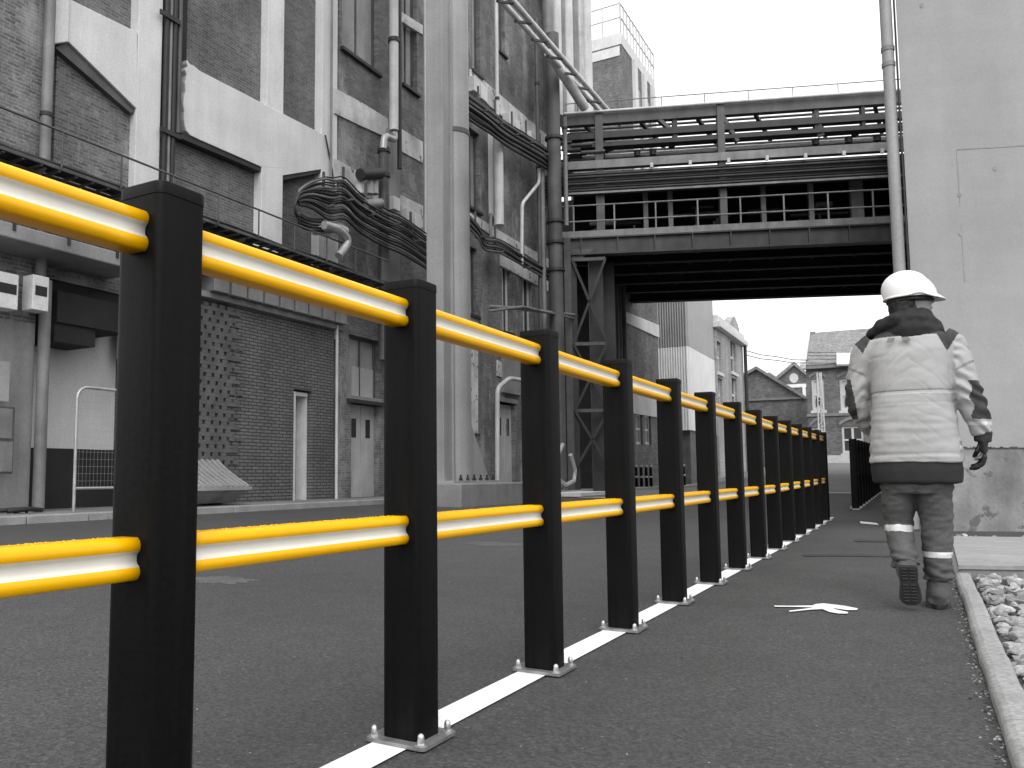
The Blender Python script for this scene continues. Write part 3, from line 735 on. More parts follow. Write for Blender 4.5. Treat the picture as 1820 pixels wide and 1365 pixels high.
# peeling white patch of old render low on the wall
band([(885, 640), (918, 655), (918, 680), (885, 668)], FX+.05)
band([(836, 560), (850, 565), (850, 780), (836, 790)], FX+.03, 'plaster_old', 'render_patch')

def pipe(px_pts, X, r, m, label, grp=None, n=12, rings=(), cat='pipe', nm='pipe'):
    pts = [onX(a, b, X) for a, b in px_pts]
    t = thing(nm, label, cat, tuple(pts[0]), group=grp) if rings else None
    mb = MB()
    # round the corners
    out = [pts[0]]
    for i in range(1, len(pts)-1):
        a, p, b = pts[i-1], pts[i], pts[i+1]; ra = min(r*3, (a-p).length*.4); rb = min(r*3, (b-p).length*.4)
        q0 = p+(a-p).normalized()*ra; q1 = p+(b-p).normalized()*rb
        for s in range(5):
            u_ = s/4; out.append(q0*(1-u_)**2+p*2*u_*(1-u_)+q1*u_*u_)
    out.append(pts[-1]); mb.tube(out, r, n)
    o = mb.build('pipe_run' if t else nm, m, t)
    if not t: tag(o, label, cat, grp)
    for py in rings:
        c = onX(px_pts[0][0]+(px_pts[-1][0]-px_pts[0][0])*(py-px_pts[0][1])/(px_pts[-1][1]-px_pts[0][1]+1e-6), py, X)
        one('flange', 'steel_dark', t, lambda mb: mb.tube([c-Vector((0, 0, .05)), c+Vector((0, 0, .05))], r*1.25, n))
    return t or o
def vpipe(px, pt, pb, X, r, m, label, grp=None, rings=(), ref=None):
    y = onX(px, ref if ref is not None else (max(pt, 0)+pb)/2, X).y; z1 = onX(px, pt, X).z; z0 = max(onX(px, pb, X).z, 0)
    t = thing('pipe', label, 'pipe', (X, y, z0), group=grp)
    one('pipe_run', m, t, lambda mb: mb.tube([(X, y, z0), (X, y, z1)], r, 14))
    for py in rings:
        z = onX(px, py, X).z; one('flange', 'steel_dark', t, lambda mb: mb.lathe([(r, z-.05), (r*1.28, z-.05), (r*1.28, z+.05), (r, z+.05)], (X, y, 0), 14, False))
    return t
vpipe(700, -200, 232, FX+.45, .12, 'pipe_light', 'pale grey riser ending in a bend above the grey bracket', rings=(72,))
vpipe(710, -200, 300, FX+.35, .06, 'steel_dark', 'thin dark riser beside the pale riser', rings=())
pipe([(701, 236), (701, 250), (683, 240), (681, 265)], FX+.45, .09, 'galv', 'short silver swan neck bend at the foot of the pale riser')
vpipe(682, 262, 640, FX+.4, .13, 'steel_mid', 'thick dark vertical pipe below the silver bend', rings=(268, 312))
vpipe(589, -200, 330, FX+.12, .03, 'pipe', 'thin grey conduit along the edge of the white frame')
vpipe(756, -400, 420, FX+.5, .04, 'pipe_light', 'thin pale conduit just left of the steel column')
vpipe(883, -300, 250, FX+.2, .06, 'pipe_light', 'thin pale downpipe between the windows above the cable tray', rings=(175,))
vpipe(886, 240, 400, FX+.45, .16, 'pipe_light', 'pale lagged duct hanging below the cable tray')
vpipe(958, 40, 700, FX+.5, .07, 'steel_mid', 'dark slim pipe left of the corner risers', rings=(152, 300))
vpipe(966, 300, 620, FX+.6, .09, 'pipe', 'grey pipe beside the bent white conduit')
pipe([(958, 300), (958, 325), (928, 362), (927, 470)], FX+.55, .06, 'pipe_light', 'white conduit with a dog leg near the corner of the old factory')
pipe([(872, 462), (872, 380)], FX+.3, .05, 'pipe', 'short grey conduit above the horizontal bracket')
pipe([(884, 860), (884, 690), (905, 672), (930, 676)], FX+.5, .07, 'pipe_light', 'white pipe bending over the pale door')
pipe([(868, 545), (920, 548), (975, 555), (1020, 560)], FX+.9, .06, 'pipe', 'horizontal rusty pipe bracketed across the lower windows')
pipe([(868, 553), (930, 545), (1020, 566)], FX+1.0, .04, 'pipe', 'second thinner pipe crossing the lower windows')
pipe([(576, 400), (600, 406), (622, 428), (602, 455)], FX+.9, .09, 'galv', 'curved silver lamp arm projecting from the frame pier')
pipe([(560, 408), (595, 402), (612, 412)], FX+.6, .13, 'galv', 'short silver duct stub on the frame pier')
pipe([(578, 240), (590, 300), (594, 335)], FX+.06, .02, 'cable', 'thin black wire hanging down the white frame')
pipe([(640, 310), (676, 308)], FX+.5, .14, 'steel_dark', 'dark flanged stub pipe joining the thick vertical pipe')
pipe([(648, 365), (676, 362)], FX+.6, .13, 'pipe', 'lower grey stub pipe joining the thick vertical pipe')
for i, px in enumerate((640, 655, 664)):
    pipe([(px, 345), (px, 318)], FX+.35, .12, 'pipe_light', ['pale canister left of the dark vertical pipe', 'middle pale canister by the dark vertical pipe', 'pale canister touching the dark vertical pipe'][i], 'pale canisters on the bracket', nm='canister', cat='canister')

# silver risers at the far corner
xs_ = [(975, .2, 'pipe'), (988, .22, 'pipe_light'), (998, .16, 'pipe'), (1007, .26, 'pipe_light'), (1020, .2, 'pipe'), (1030, .17, 'galv'), (1040, .28, 'pipe_light')]
lb = ['grey riser at the corner of the brick wall', 'pale riser second from the brick corner', 'narrow grey riser between two pale ones', 'wide pale riser in the middle of the bundle', 'grey riser right of the widest pale one', 'slim silver riser next to the outermost', 'outermost pale lagged riser against the sky']
for (px, r_, m_), l_ in zip(xs_, lb):
    vpipe(px, -150, 205, -10.8, r_, m_, l_+' above the bridge end', 'vertical risers above the bridge')
vpipe(988, 70, 868, -10.4, .24, 'steel_mid', 'thick grey pipe from the ground past the bridge end', rings=(250, 395, 432, 480))
vpipe(1005, 210, 400, -10.3, .08, 'pipe', 'slim grey pipe at the end of the bridge rails', rings=(230,))
# horizontal pair of pipes at height running to the bridge
HZ = 14.6; t = thing('pipe_bridge', 'pair of pale pipes with rungs descending in view to the top of the bridge', 'pipe rack', (-9.6, 20, HZ))
for dx, dz_ in ((0, 0), (.45, -.25)):
    one('pipe_run', 'pipe_light', t, lambda mb: mb.tube([(-9.9+dx, 12, HZ+dz_), (-9.9+dx, 32, HZ+dz_)], .09, 12))
for k in range(12):
    one('bracket', 'steel_mid', t, lambda mb: mb.bar((-9.95, 16.5+k*1.3, HZ-.1), (-9.4, 16.5+k*1.3, HZ-.35), .07))
t = tag(one('brace', 'pipe_light', None, lambda mb: mb.tube([onX(975, 92, -10.1), onX(1040, 192, -9.6)], .17, 12)), 'thick pale diagonal brace reaching down to the bridge roof', 'brace')
# cable bundles on trays
def bundle(nm, label, grp, path, X, n, spread, r, hangers):
    t = thing(nm, label, 'cable tray', tuple(onX(path[0][0], path[0][1], X)), group=grp)
    for k in range(n):
        u_ = (k/(n-1)-.5); pts = []; L = len(path); S = 6
        for i in range(L-1):
            for s in range(S+(1 if i == L-2 else 0)):
                q = s/S; p0 = path[max(i-1, 0)]; p1 = path[i]; p2 = path[i+1]; p3 = path[min(i+2, L-1)]
                cr = lambda a, b, c, d: .5*(2*b+(c-a)*q+(2*a-5*b+4*c-d)*q*q+(3*b-a-3*c+d)*q**3)
                x = cr(p0[0], p1[0], p2[0], p3[0]); y = cr(p0[1], p1[1], p2[1], p3[1])
                sp_ = spread*(1642-x)/800.*(min(1, max(.0, (x-526)/55)*.75+.25) if i > 3 or L < 10 else .3*(1 if i < 2 else -.2))
                p = onX(x, y+u_*sp_+2.2*noise.noise(Vector((x*.02, k*3.1, 0)))*(1642-x)/800., X+.12*noise.noise(Vector((k*1.7, x*.01, 5)))+.06*(k % 3)); pts.append(p)
        one('cable', 'cable_grey' if k % 3 == 1 else 'cable', t, lambda mb: mb.tube(pts, r*(.75+.5*((k*37) % 10)/10), 6))
    for (a, b) in hangers:
        p = onX(a, b, X-.05); one('bracket', 'steel_mid', t, lambda mb: (mb.bar(p+Vector((0, 0, .5)), p-Vector((0, 0, .25)), .05), mb.bar(p-Vector((0, 0, .3)), p+Vector((.3, 0, -.3)), .05)))
    return t
bundle('cable_tray', 'thick sagging bundle of black cables starting at the white frame and passing behind the column', None,
       [(574, 398), (550, 396), (530, 386), (524, 368), (532, 351), (556, 345), (590, 352), (612, 352), (640, 378), (680, 402), (720, 420), (760, 448), (800, 470)], FX+.6, 15, 56, .025, [(575, 345), (610, 335), (650, 362), (690, 380), (730, 410)])
bundle('cable_tray', 'upper sagging bundle of black cables right of the column reaching the bridge', None,
       [(832, 188), (870, 215), (900, 238), (940, 262), (975, 285), (1005, 318), (1040, 330), (1060, 330)], FX+.7, 15, 44, .032, [(850, 182), (880, 205), (910, 225), (935, 240), (960, 262)])
bundle('cable_tray', 'lower bundle of black cables right of the column', None,
       [(832, 392), (850, 412), (862, 432), (890, 438), (930, 462), (975, 488)], FX+.5, 8, 24, .03, [(845, 405), (880, 432), (930, 460)])
# tray along the lower front
def tray(mb, X, y0, y1, z):
    mb.bar((X, y0, z), (X, y1, z), .04, .05); mb.bar((X-.45, y0, z), (X-.45, y1, z), .04, .05)
    k = y0
    while k < y1: mb.bar((X, k, z-.04), (X-.45, k, z-.04), .04, .03); k += .3
zt_ = fz(430, 414, FX+.75)
t = thing('cable_tray', 'long ladder tray with a thin rail and loose cables above the brick lower wall', 'cable tray', (FX+.6, 12, zt_))
one('tray', 'steel_mid', t, lambda mb: tray(mb, FX+.75, 5, FYc(690, FX+.75), zt_))
for k in range(7):
    one('cable', 'cable', t, lambda mb: mb.tube([(FX+.36+.06*k, y_, zt_+.05+.05*noise.noise(Vector((y_*.9, k*2.2, 1)))) for y_ in [5+.5*i for i in range(25)]], .028, 6))
one('rail', 'steel_mid', t, lambda mb: (mb.tube([(FX+.8, 5, zt_+.55), (FX+.8, FYc(690, FX+.8), zt_+.55)], .018, 6), [mb.tube([(FX+.8, 5.5+1.1*i, zt_), (FX+.8, 5.5+1.1*i, zt_+.55)], .015, 6) for i in range(11)]))
for i in range(9): one('bracket', 'steel_mid', t, lambda mb: mb.prism([(FX+.75, 6+1.45*i, zt_-.06), (FX-.0, 6+1.45*i, zt_-.06), (FX-.0, 6+1.45*i, zt_-.5)], (0, .05, 0)))
# small boxes and insulators along the pale bands
k = 0
for px, py, s_ in ((845, 152, .28), (858, 165, .3), (905, 212, .22), (917, 222, .22), (930, 233, .22), (943, 244, .22), (955, 256, .22), (702, 362, .2), (725, 384, .22), (740, 392, .22)):
    p = onX(px, py, FX+.2); 
    tag(one('junction_box', 'frame_white' if k % 2 else 'pipe_light', None, lambda mb: mb.box(FX+.05, FX+.3, p.y-s_, p.y+s_*.5, p.z-s_, p.z+s_*.7), .01),
        ['pale junction box at the far left of the upper tray, against the column', 'second pale box on the upper tray, just right of the column', 'first of five small boxes in a row along the upper tray', 'second of five small boxes in a row along the upper tray', 'third of five small boxes in a row along the upper tray', 'fourth of five small boxes in a row along the upper tray', 'last of five small boxes in a row, nearest the bridge', 'small pale box on the lower band by the concrete column', 'small pale box above the thick cable bundle', 'small pale box on the lower band next to the steel column'][k], 'junction box', 'small boxes along the cable trays'); k += 1

# --- steel column on plinth in front
XC = -8.4
t = thing('steel_column', 'massive grey steel column with a round duct on a concrete plinth', 'column', tuple(onX(800, 860, XC)))
yA = onX(758, 450, XC-.4).y; yM = onX(805, 450, XC).y; yB2 = onX(834, 450, XC).y; zp = onX(810, 858, XC).z
one('web', 'steel_grey', t, lambda mb: (mb.box(XC-.38, XC-.05, yA+.03, yM, zp+.03, 17)), .01)
one('flange', 'steel_grey', t, lambda mb: (mb.box(XC-.4, XC+.0, yA, yA+.1, zp+.03, 17.05), mb.box(XC-.2, XC-.0, yM-.02, yM+.04, zp+.03, 17.05)), .008)
rr = (yB2-yM)/2
one('duct', 'steel_grey', t, lambda mb: mb.tube([(XC-.2, yM+rr+.02, zp+.03), (XC-.2, yM+rr+.02, 17)], rr*.93, 24))
one('base_plate', 'steel_grey', t, lambda mb: mb.box(XC-.9, XC+.3, yA-.15, yB2+1.0, zp, zp+.045))
for dy, h_ in ((yB2+.02, 1.0),):
    one('gusset', 'steel_grey', t, lambda mb: mb.prism([(XC-.02, dy, zp+.05), (XC-.02, dy+.95, zp+.05), (XC-.02, dy, zp+.05+h_*1.3)], (-.04, 0, 0)))
for k in range(6):
    yq = lerp(yM, yB2+.8, k/5); one('bolt', 'steel_dark', t, lambda mb: mb.lathe([(.045, zp+.045), (.045, zp+.1), (.025, zp+.1), (.025, zp+.17), (.0001, zp+.17)], (XC+.15, yq, 0), 6, False))
one('plinth', 'concrete', t, lambda mb: mb.box(XC-1.2, XC+.55, yA-.3, yB2+1.6, -.2, zp-.003), .03)
one('joint', 'steel_mid', t, lambda mb: mb.tube([(XC-.2, yM+rr+.02, onX(818, 240, XC).z), (XC-.2, yM+rr+.02, onX(818, 240, XC).z+.1)], rr*.97, 24))

# ------------------------------------------------------------------ bridge
M['girder'] = mat('sooty painted girder', .055, .65, .35, 1.5, streak=.5, bump=.2)
BO = onX(1000, 600, -10.9); BO.z = 0
bs = lambda px, py: onU(px, py, BO)
def bz(py, px=1300, t0=0): return onU(px, py, BO, t0)[1]
def bS(px, t0=0, py=350): return onU(px, py, BO, t0)[0]
S1 = 17.5; BD = -9.2
def bb(mb, s0, s1, t0, t1, z0, z1): return ubox(mb, s0, s1, t0, t1, z0, z1, BO)
def bt(mb, s0, s1, t_, z, r, n=10): return mb.tube([up(s0, t_, z, BO), up(s1, t_, z, BO)], r, n)
t = thing('pipe_bridge', 'dark steel bridge carrying pipes and a railed walkway over the street', 'bridge', tuple(BO))
zdk = bz(410); zg0 = bz(442)
one('deck_edge', 'pipe', t, lambda mb: bb(mb, -.3, S1, -.2, .1, zdk, bz(399)))
def f(mb):
    bb(mb, .1, S1, -.06, 0, zg0+.06, zdk); bb(mb, .1, S1, -.3, .1, zg0, zg0+.06); bb(mb, .1, S1, -.3, .1, zdk-.05, zdk-.003)
    for k in range(10): bb(mb, .7+k*1.3, .74+k*1.3, -.002, .09, zg0+.06, zdk-.05)
one('girder', 'girder', t, f)
def f(mb):
    bb(mb, .1, S1, BD-.1, BD, zg0, zdk); bb(mb, .1, S1, BD-.2, BD+.2, zg0, zg0+.07)
    for tt in (-1.8, -3.6, -5.4, -7.2): bb(mb, .1, S1, tt-.05, tt+.05, zg0+.1, zdk); bb(mb, .1, S1, tt-.15, tt+.15, zg0+.04, zg0+.1)
one('girder', 'underside_shade', t, f)
def f(mb):
    for k in range(9): bb(mb, .5+k*1.5, .65+k*1.5, BD+.01, -.31, zdk-.35, zdk-.01)
one('cross_beams', 'underside_shade', t, f)
one('deck', 'underside_shade', t, lambda mb: bb(mb, -.3, S1, BD, -.21, zdk+.002, zdk+.08))
# walkway rail on the front
zr = bz(352); 
def f(mb):
    for q in (zr, lerp(zdk, zr, .5)): bt(mb, -1.2, S1, .05, q, .03)
    k = -1.0
    while k < S1: bb(mb, k, k+.05, .03, .07, zdk, zr); k += 1.45
one('railing', 'pipe', t, f)
# enclosure back wall and inner pale columns
one('back_panel', 'dark', t, lambda mb: (bb(mb, .6, S1, -3.4, -3.3, zdk+.08, bz(300, t0=-3.3)), bb(mb, .6, S1, -3.29, -.32, bz(300)-.02, bz(300)+.06)))
for px in (1143, 1187, 1352, 1437): 
    one('column', 'pipe', t, lambda mb: bb(mb, bS(px, -.6), bS(px, -.6)+.16, -.7, -.55, zdk+.08, bz(300)-.01))
one('column', 'pipe', t, lambda mb: bb(mb, bS(1515, -.6), bS(1515, -.6)+.4, -.9, -.7, zdk+.08, bz(300)-.01))
for i in range(22):
    s_ = random.uniform(1, 12.5); z_ = random.uniform(zdk+.2, bz(340)); tt = random.uniform(-2.8, -1.3); L_ = random.uniform(.5, 2); r_ = random.uniform(.04, .12)
    one('inner_pipe', 'steel_grey' if i % 3 == 0 else 'steel_mid', t, lambda mb: bt(mb, s_, s_+L_, tt, z_, r_, 8))
for i in range(14):
    s_ = random.uniform(1, 12.5); h_ = random.uniform(.5, 1.3)
    one('inner_riser', 'steel_mid', t, lambda mb: mb.tube([up(s_, -1.2, zdk+.08, BO), up(s_, -1.2, zdk+h_, BO)], .05, 6))
# cable tray layers at mid height
def f(mb):
    for i, py in enumerate((297, 303, 309, 315, 321, 327, 333)): bt(mb, -.6, S1, .12+.08*(i % 2), bz(py), .05, 6)
    bb(mb, -.4, S1, -.05, 0, bz(333), bz(291))
one('cable_tray', 'steel_dark', t, f)
one('tray_edge', 'pipe', t, lambda mb: (bb(mb, .3, S1, .2, .25, bz(334), bz(330.5)), bb(mb, .3, S1, -.1, .14, bz(272)-.3, bz(272))))
def f(mb):
    for k in range(7): bb(mb, bS(1155+k*68), bS(1155+k*68)+.1, .26, .34, bz(294), bz(286))
one('lamp_row', 'pipe_light', t, f)
# upper truss
def ch(py, th, m, nm, t0=0, d=.25): return one(nm, m, t, lambda mb: bb(mb, .1, S1, t0-d, t0, bz(py)-th, bz(py)))
ch(183, .42, 'steel_mid', 'top_chord'); ch(219, .22, 'steel_dark', 'chord'); ch(239, .13, 'steel_dark', 'chord'); ch(270, .3, 'steel_mid', 'chord')
zA = bz(183)
one('top_chord', 'steel_dark', t, lambda mb: bb(mb, .1, S1, -3.1, -2.9, bz(203, t0=-3), bz(190, t0=-3)))
one('chord', 'steel_dark', t, lambda mb: (bb(mb, .1, S1, -3.1, -2.9, bz(285, t0=-3), bz(272, t0=-3))))
for px, wd in ((1060, .28), (1279, .24)): one('upright', 'steel_mid', t, lambda mb: (bb(mb, bS(px), bS(px)+wd, -.2, .06, zdk+.08, zA-.001)))
for px, wd in ((1200, .16), (1455, .16), (1540, .12)): one('upright', 'steel_dark', t, lambda mb: (bb(mb, bS(px), bS(px)+wd, -.3, -.06, bz(240), zA-.4)))
for a_, b_, c_, d_ in ((1165, 205, 1200, 235), (1285, 205, 1312, 250), (1450, 200, 1462, 240)):
    p0 = bs(a_, b_); p1 = bs(c_, d_)
    one('diagonal', 'steel_mid', t, lambda mb: mb.bar(up(p0[0], -.12, p0[1], BO), up(p1[0], -.12, p1[1], BO), .22, .12))
for i in range(6):
    one('diagonal', 'steel_dark', t, lambda mb: mb.bar(up(1+2*i, -.35, zA-.35, BO), up(2.2+2*i, -3.0, zA-.35, BO), .12, .12))
for tt, py, r_, m_ in ((-1.4, 233, .05, 'steel_mid'), (-.8, 250, .07, 'steel_dark'), (-2.0, 264, .12, 'galv'), (-2.6, 213, .05, 'steel_dark'), (-.6, 206, .05, 'pipe_light'), (-1.1, 224, .13, 'steel_dark'), (-1.6, 242, .1, 'steel_dark'), (-.5, 257, .04, 'galv'), (-2.2, 228, .12, 'steel_dark'), (-.4, 243, .06, 'steel_dark'), (-2.5, 243, .1, 'steel_dark'), (.12, 181, .05, 'pipe_light'), (-.9, 266, .05, 'pipe_light')):
    one('pipe_run', m_, t, lambda mb: bt(mb, .2, S1, tt, bz(py, t0=tt), r_))
for i in range(12):
    one('valve', 'steel_dark', t, lambda mb: mb.lathe([(.02, -.15), (.12, -.1), (.12, .1), (.02, .15)], up(random.uniform(1, 12), -.4, bz(random.choice((228, 243, 255))), BO), 8, False))
def f(mb):
    bt(mb, .2, S1, 0, bz(163), .02, 6)
    for k in range(9): mb.tube([up(.7+k*1.5, 0, zA, BO), up(.7+k*1.5, 0, bz(163), BO)], .018, 5)
one('roof_handrail', 'pipe', t, f)
def f(mb):
    for i in range(24):
        s_ = random.uniform(-.3, .9); z_ = random.uniform(bz(275, 1050), bz(225, 1050)); bt(mb, s_, s_+random.uniform(.3, .9), random.uniform(-.8, .1), z_, random.uniform(.03, .09), 7)
one('valve_cluster', 'steel_mid', t, f)
# left support tower under the bridge
t2 = thing('steel_trestle', 'dark braced steel trestle carrying the left end of the bridge', 'trestle', tuple(BO))
for px, wd, tt in ((1018, .2, 0), (1050, .5, -.3), (1075, .42, -1.2)):
    one('column', 'steel_dark', t2, lambda mb: bb(mb, bS(px, tt, 650), bS(px, tt, 650)+wd, tt-.4, tt, -.1, zg0-.003))
for tt in (-3.5, -7): one('column', 'steel_dark', t2, lambda mb: bb(mb, .7, 1.5, tt-.4, tt, -.1, zg0-.003))
one('column', 'steel_mid', t2, lambda mb: bb(mb, bS(1000), bS(1012), -.1, .12, .0, zdk-.003))
sA, sB = bS(1020, 0, 650), bS(1080, 0, 650)
for a_, b_ in ((.1, .34), (.34, .62), (.62, .98)):
    for s0, s1 in ((sA, sB), (sB, sA)):
        one('brace', 'steel_dark', t2, lambda mb: mb.bar(up(s0, .05, zg0*a_, BO), up(s1, .05, zg0*b_, BO), .09, .09))
    one('strut', 'steel_mid', t2, lambda mb: mb.bar(up(sA, .04, zg0*b_, BO), up(sB, .04, zg0*b_, BO), .09, .12))
P = [bs(1016, 470), bs(1058, 443), bs(1016, 443)]
one('knee_bracket', 'steel_mid', t2, lambda mb: mb.prism([up(p[0], .02, p[1], BO) for p in P], NRM*-.1))
M['hose'] = mat('silver hose', .35, .5, .2, 6)
t = tag(one('hose', 'hose', None, lambda mb: mb.tube([onX(a_, b_, -9.4) for a_, b_ in ((1000, 790), (988, 815), (990, 850), (1005, 862), (1020, 855), (1022, 835), (1014, 808))], .07, 8)), 'thick pale hose looped on the ground at the foot of the trestle', 'hose')
t = tag(one('pallet', 'frame_white', None, lambda mb: mb.box(-9.4, -8.4, onX(990, 870, -9).y, onX(1055, 870, -9).y, .02, .12)), 'flat pale slab on the ground at the foot of the trestle', 'slab')

# ------------------------------------------------------------------ bollard barriers far left
def make_bollard(lbl):
    t = thing('bollard', lbl, 'bollard', (0, 0, 0), group='black bollards with white bands beyond the bridge')
    MB().lathe([(.0001, 0), (.07, 0), (.07, .98), (.0001, .98)], n=12).build('post', 'post', t, True)
    MB().lathe([(.0001, .981), (.073, .981), (.073, 1.06), (.05, 1.08), (.0001, 1.08)], n=12).build('cap', 'frame_white', t, True)
    MB().lathe([(.072, .5), (.076, .5), (.076, .58), (.072, .58)], n=12).build('band', 'frame_white', t, True)
    return t
bp = make_bollard('x'); pos = [(1057, 34), (1122, 38), (1131, 38.4), (1140, 38.8), (1149, 39.2), (1157, 39.6), (1208, 44), (1216, 44.4)]
lbs = ['single bollard at the foot of the trestle', 'leftmost of five bollards in a row by the brick wall', 'second from left of five bollards in a row', 'middle of five bollards in a row by the brick wall', 'fourth from left of five bollards in a row', 'rightmost of five bollards in a row by the brick wall', 'left one of the two bollards at the dark base of the clad tower', 'right one of the two bollards at the dark base of the clad tower']
for i, ((px, Y), l_) in enumerate(zip(pos, lbs)):
    o = bp if i == 0 else copy_tree(bp); p = onY(px, 850, Y); o.location = (p.x, Y, g(p.x, Y)); o['label'] = l_

# ------------------------------------------------------------------ buildings beyond the bridge
def quadbox(mb, x0, x1, y0, y1, z0, z1): return mb.box(x0, x1, y0, y1, z0, z1)
# brick works
FX2 = -11.2
ya = FYc(1085, FX2, 700); yb = FYc(1172, FX2, 700)
t = thing('brick_works', 'dark brick works with white painted bands just beyond the bridge', 'building', (FX2, ya, 0))
zt = 16
F = lambda px, py: fz(px, py, FX2)
ops = [(FYc(1130, FX2, 760), FYc(1142, FX2, 760), F(1137, 790), F(1137, 735), 'w'), (FYc(1146, FX2, 760), FYc(1157, FX2, 760), F(1152, 790), F(1152, 738), 'w'), (FYc(1098, FX2, 760), FYc(1122, FX2, 760), F(1110, 870), F(1110, 740), 'g')]
one('wall', 'brick_far', t, lambda mb: wall_with(mb, FX2, .3, ya, yb, 0, 13, ops))
one('back_wall', 'dark', t, lambda mb: mb.box(FX2-6, FX2-.32, ya, yb, 0, 12.9))
one('band', 'plaster', t, lambda mb: fpoly(mb, [(1090, 545), (1172, 578), (1172, 600), (1090, 563)], FX2+.06, .2))
one('band', 'plaster', t, lambda mb: fpoly(mb, [(1098, 690), (1172, 706), (1172, 742), (1098, 730)], FX2+.06, .2))
for a, b, z0, z1, k in ops:
    w_ = one('window', 'frame_white', t, lambda mb: (mb.box(FX2-.2, FX2-.1, a, a+.12, z0, z1), mb.box(FX2-.2, FX2-.1, b-.12, b, z0, z1), mb.box(FX2-.2, FX2-.1, a+.12, b-.12, z1-.12, z1), mb.box(FX2-.2, FX2-.1, a+.12, b-.12, z0, z0+.12), mb.box(FX2-.19, FX2-.11, a+.12, b-.12, (z0+z1)/2-.05, (z0+z1)/2+.05)))
    one('pane', 'glass' if k == 'g' else 'board', w_, lambda mb: mb.box(FX2-.2, FX2-.15, a+.12, b-.12, z0+.12, z1-.12))
def f(mb):
    for px in (1096, 1102, 1110): p = onX(px, 600, FX2+.4); mb.tube([(p.x, p.y, 0), (p.x, p.y, 12)], .1, 8)
one('downpipe', 'steel_mid', t, f)
# clad tower
YT = 48; pL = onY(1172, 700, YT); pR = onY(1226, 700, YT); yT2 = onX(1272, 700, pR.x).y
zs1 = onY(1200, 617, YT).z; zs0 = onY(1200, 765, YT).z; zsT = onY(1200, 330, YT).z
M['clad'] = mat('grey cladding', .36, .6, .08, .8, streak=.1, bump=.05)
M['clad_white'] = mat('white cladding', .8, .6, .06, .8, streak=.1, bump=.05)
t = thing('clad_tower', 'tall ribbed metal clad tower, grey above and white below, beyond the bridge', 'tower', (pR.x, YT, 0))
def clad(mb, z0, z1):
    mb.box(pL.x, pR.x, YT+.06, yT2, z0, z1)
    n = 12; ww = (pR.x-pL.x)/n
    for i in range(n): mb.hexa([(pL.x+i*ww, YT+.061), (pL.x+(i+.2)*ww, YT-.1), (pL.x+(i+.55)*ww, YT-.1), (pL.x+(i+.75)*ww, YT+.061)], z0, z1)
one('cladding', 'clad', t, lambda mb: clad(mb, zs1+.02, zsT)); one('cladding', 'clad_white', t, lambda mb: clad(mb, zs0, zs1))
one('base', 'steel_mid', t, lambda mb: mb.box(pL.x+.15, pR.x-.1, YT+.2, yT2-.05, 0, zs0-.003))
one('doorway', 'dark', t, lambda mb: mb.box(pR.x-.3, pR.x-.05, YT+2, YT+5, 0, 3))
# pale brick office with cornice
XO = pR.x+.1; yO1 = yT2+.05; yO2 = onX(1323, 700, XO).y
t = thing('brick_office', 'pale brick office with pedimented cornice right of the clad tower', 'building', (XO, yO1, 0))
FO = lambda px, py: onX(px, py, XO)
zc = FO(1290, 595).z
wo = []
for px0, px1 in ((1275, 1282), (1299, 1308)):
    for pt, pb in ((608, 662), (672, 730)):
        wo.append((FO(px0, 640).y, FO(px1, 640).y, FO((px0+px1)/2, pb).z, FO((px0+px1)/2, pt).z))
one('wall', 'brick_pale', t, lambda mb: wall_with(mb, XO, .3, yO1, yO2, .2, zc, wo))
one('back_wall', 'brick_far', t, lambda mb: mb.box(XO-9, XO-.31, yO1, yO2, .2, zc-.1))
one('cornice', 'plaster', t, lambda mb: (mb.box(XO-.3, XO+.35, yO1-.2, yO2+.2, zc, zc+.35), mb.box(XO-.3, XO+.15, yO1, yO2, zc+.35, zc+.8)), .02)
yp_ = FO(1304, 590).y
one('pediment', 'brick_pale', t, lambda mb: mb.prism([(XO+.1, yp_-1.8, zc+.805), (XO+.1, yp_+1.8, zc+.805), (XO+.1, yp_+1.1, zc+1.3), (XO+.1, yp_, zc+1.7), (XO+.1, yp_-1.1, zc+1.3)], (-.5, 0, 0)))
for a, b, z0, z1 in wo:
    w_ = one('window', 'frame_white', t, lambda mb: (mb.box(XO-.25, XO-.15, a, a+.15, z0, z1), mb.box(XO-.25, XO-.15, b-.15, b, z0, z1), mb.box(XO-.25, XO-.15, a+.15, b-.15, (z0+z1)/2-.08, (z0+z1)/2+.08)))
    one('pane', 'glass', w_, lambda mb: mb.box(XO-.25, XO-.2, a, b, z0, z1)); one('sill', 'plaster', w_, lambda mb: mb.box(XO-.3, XO+.12, a-.2, b+.2, z0-.2, z0-.003))
def f(mb):
    for a_, b_ in ((1318, 1322),): p = FO(1320, 650); mb.tube([(p.x+.2, p.y, .5), (p.x+.2, p.y, zc)], .12, 8)
one('downpipe', 'steel_dark', t, f)
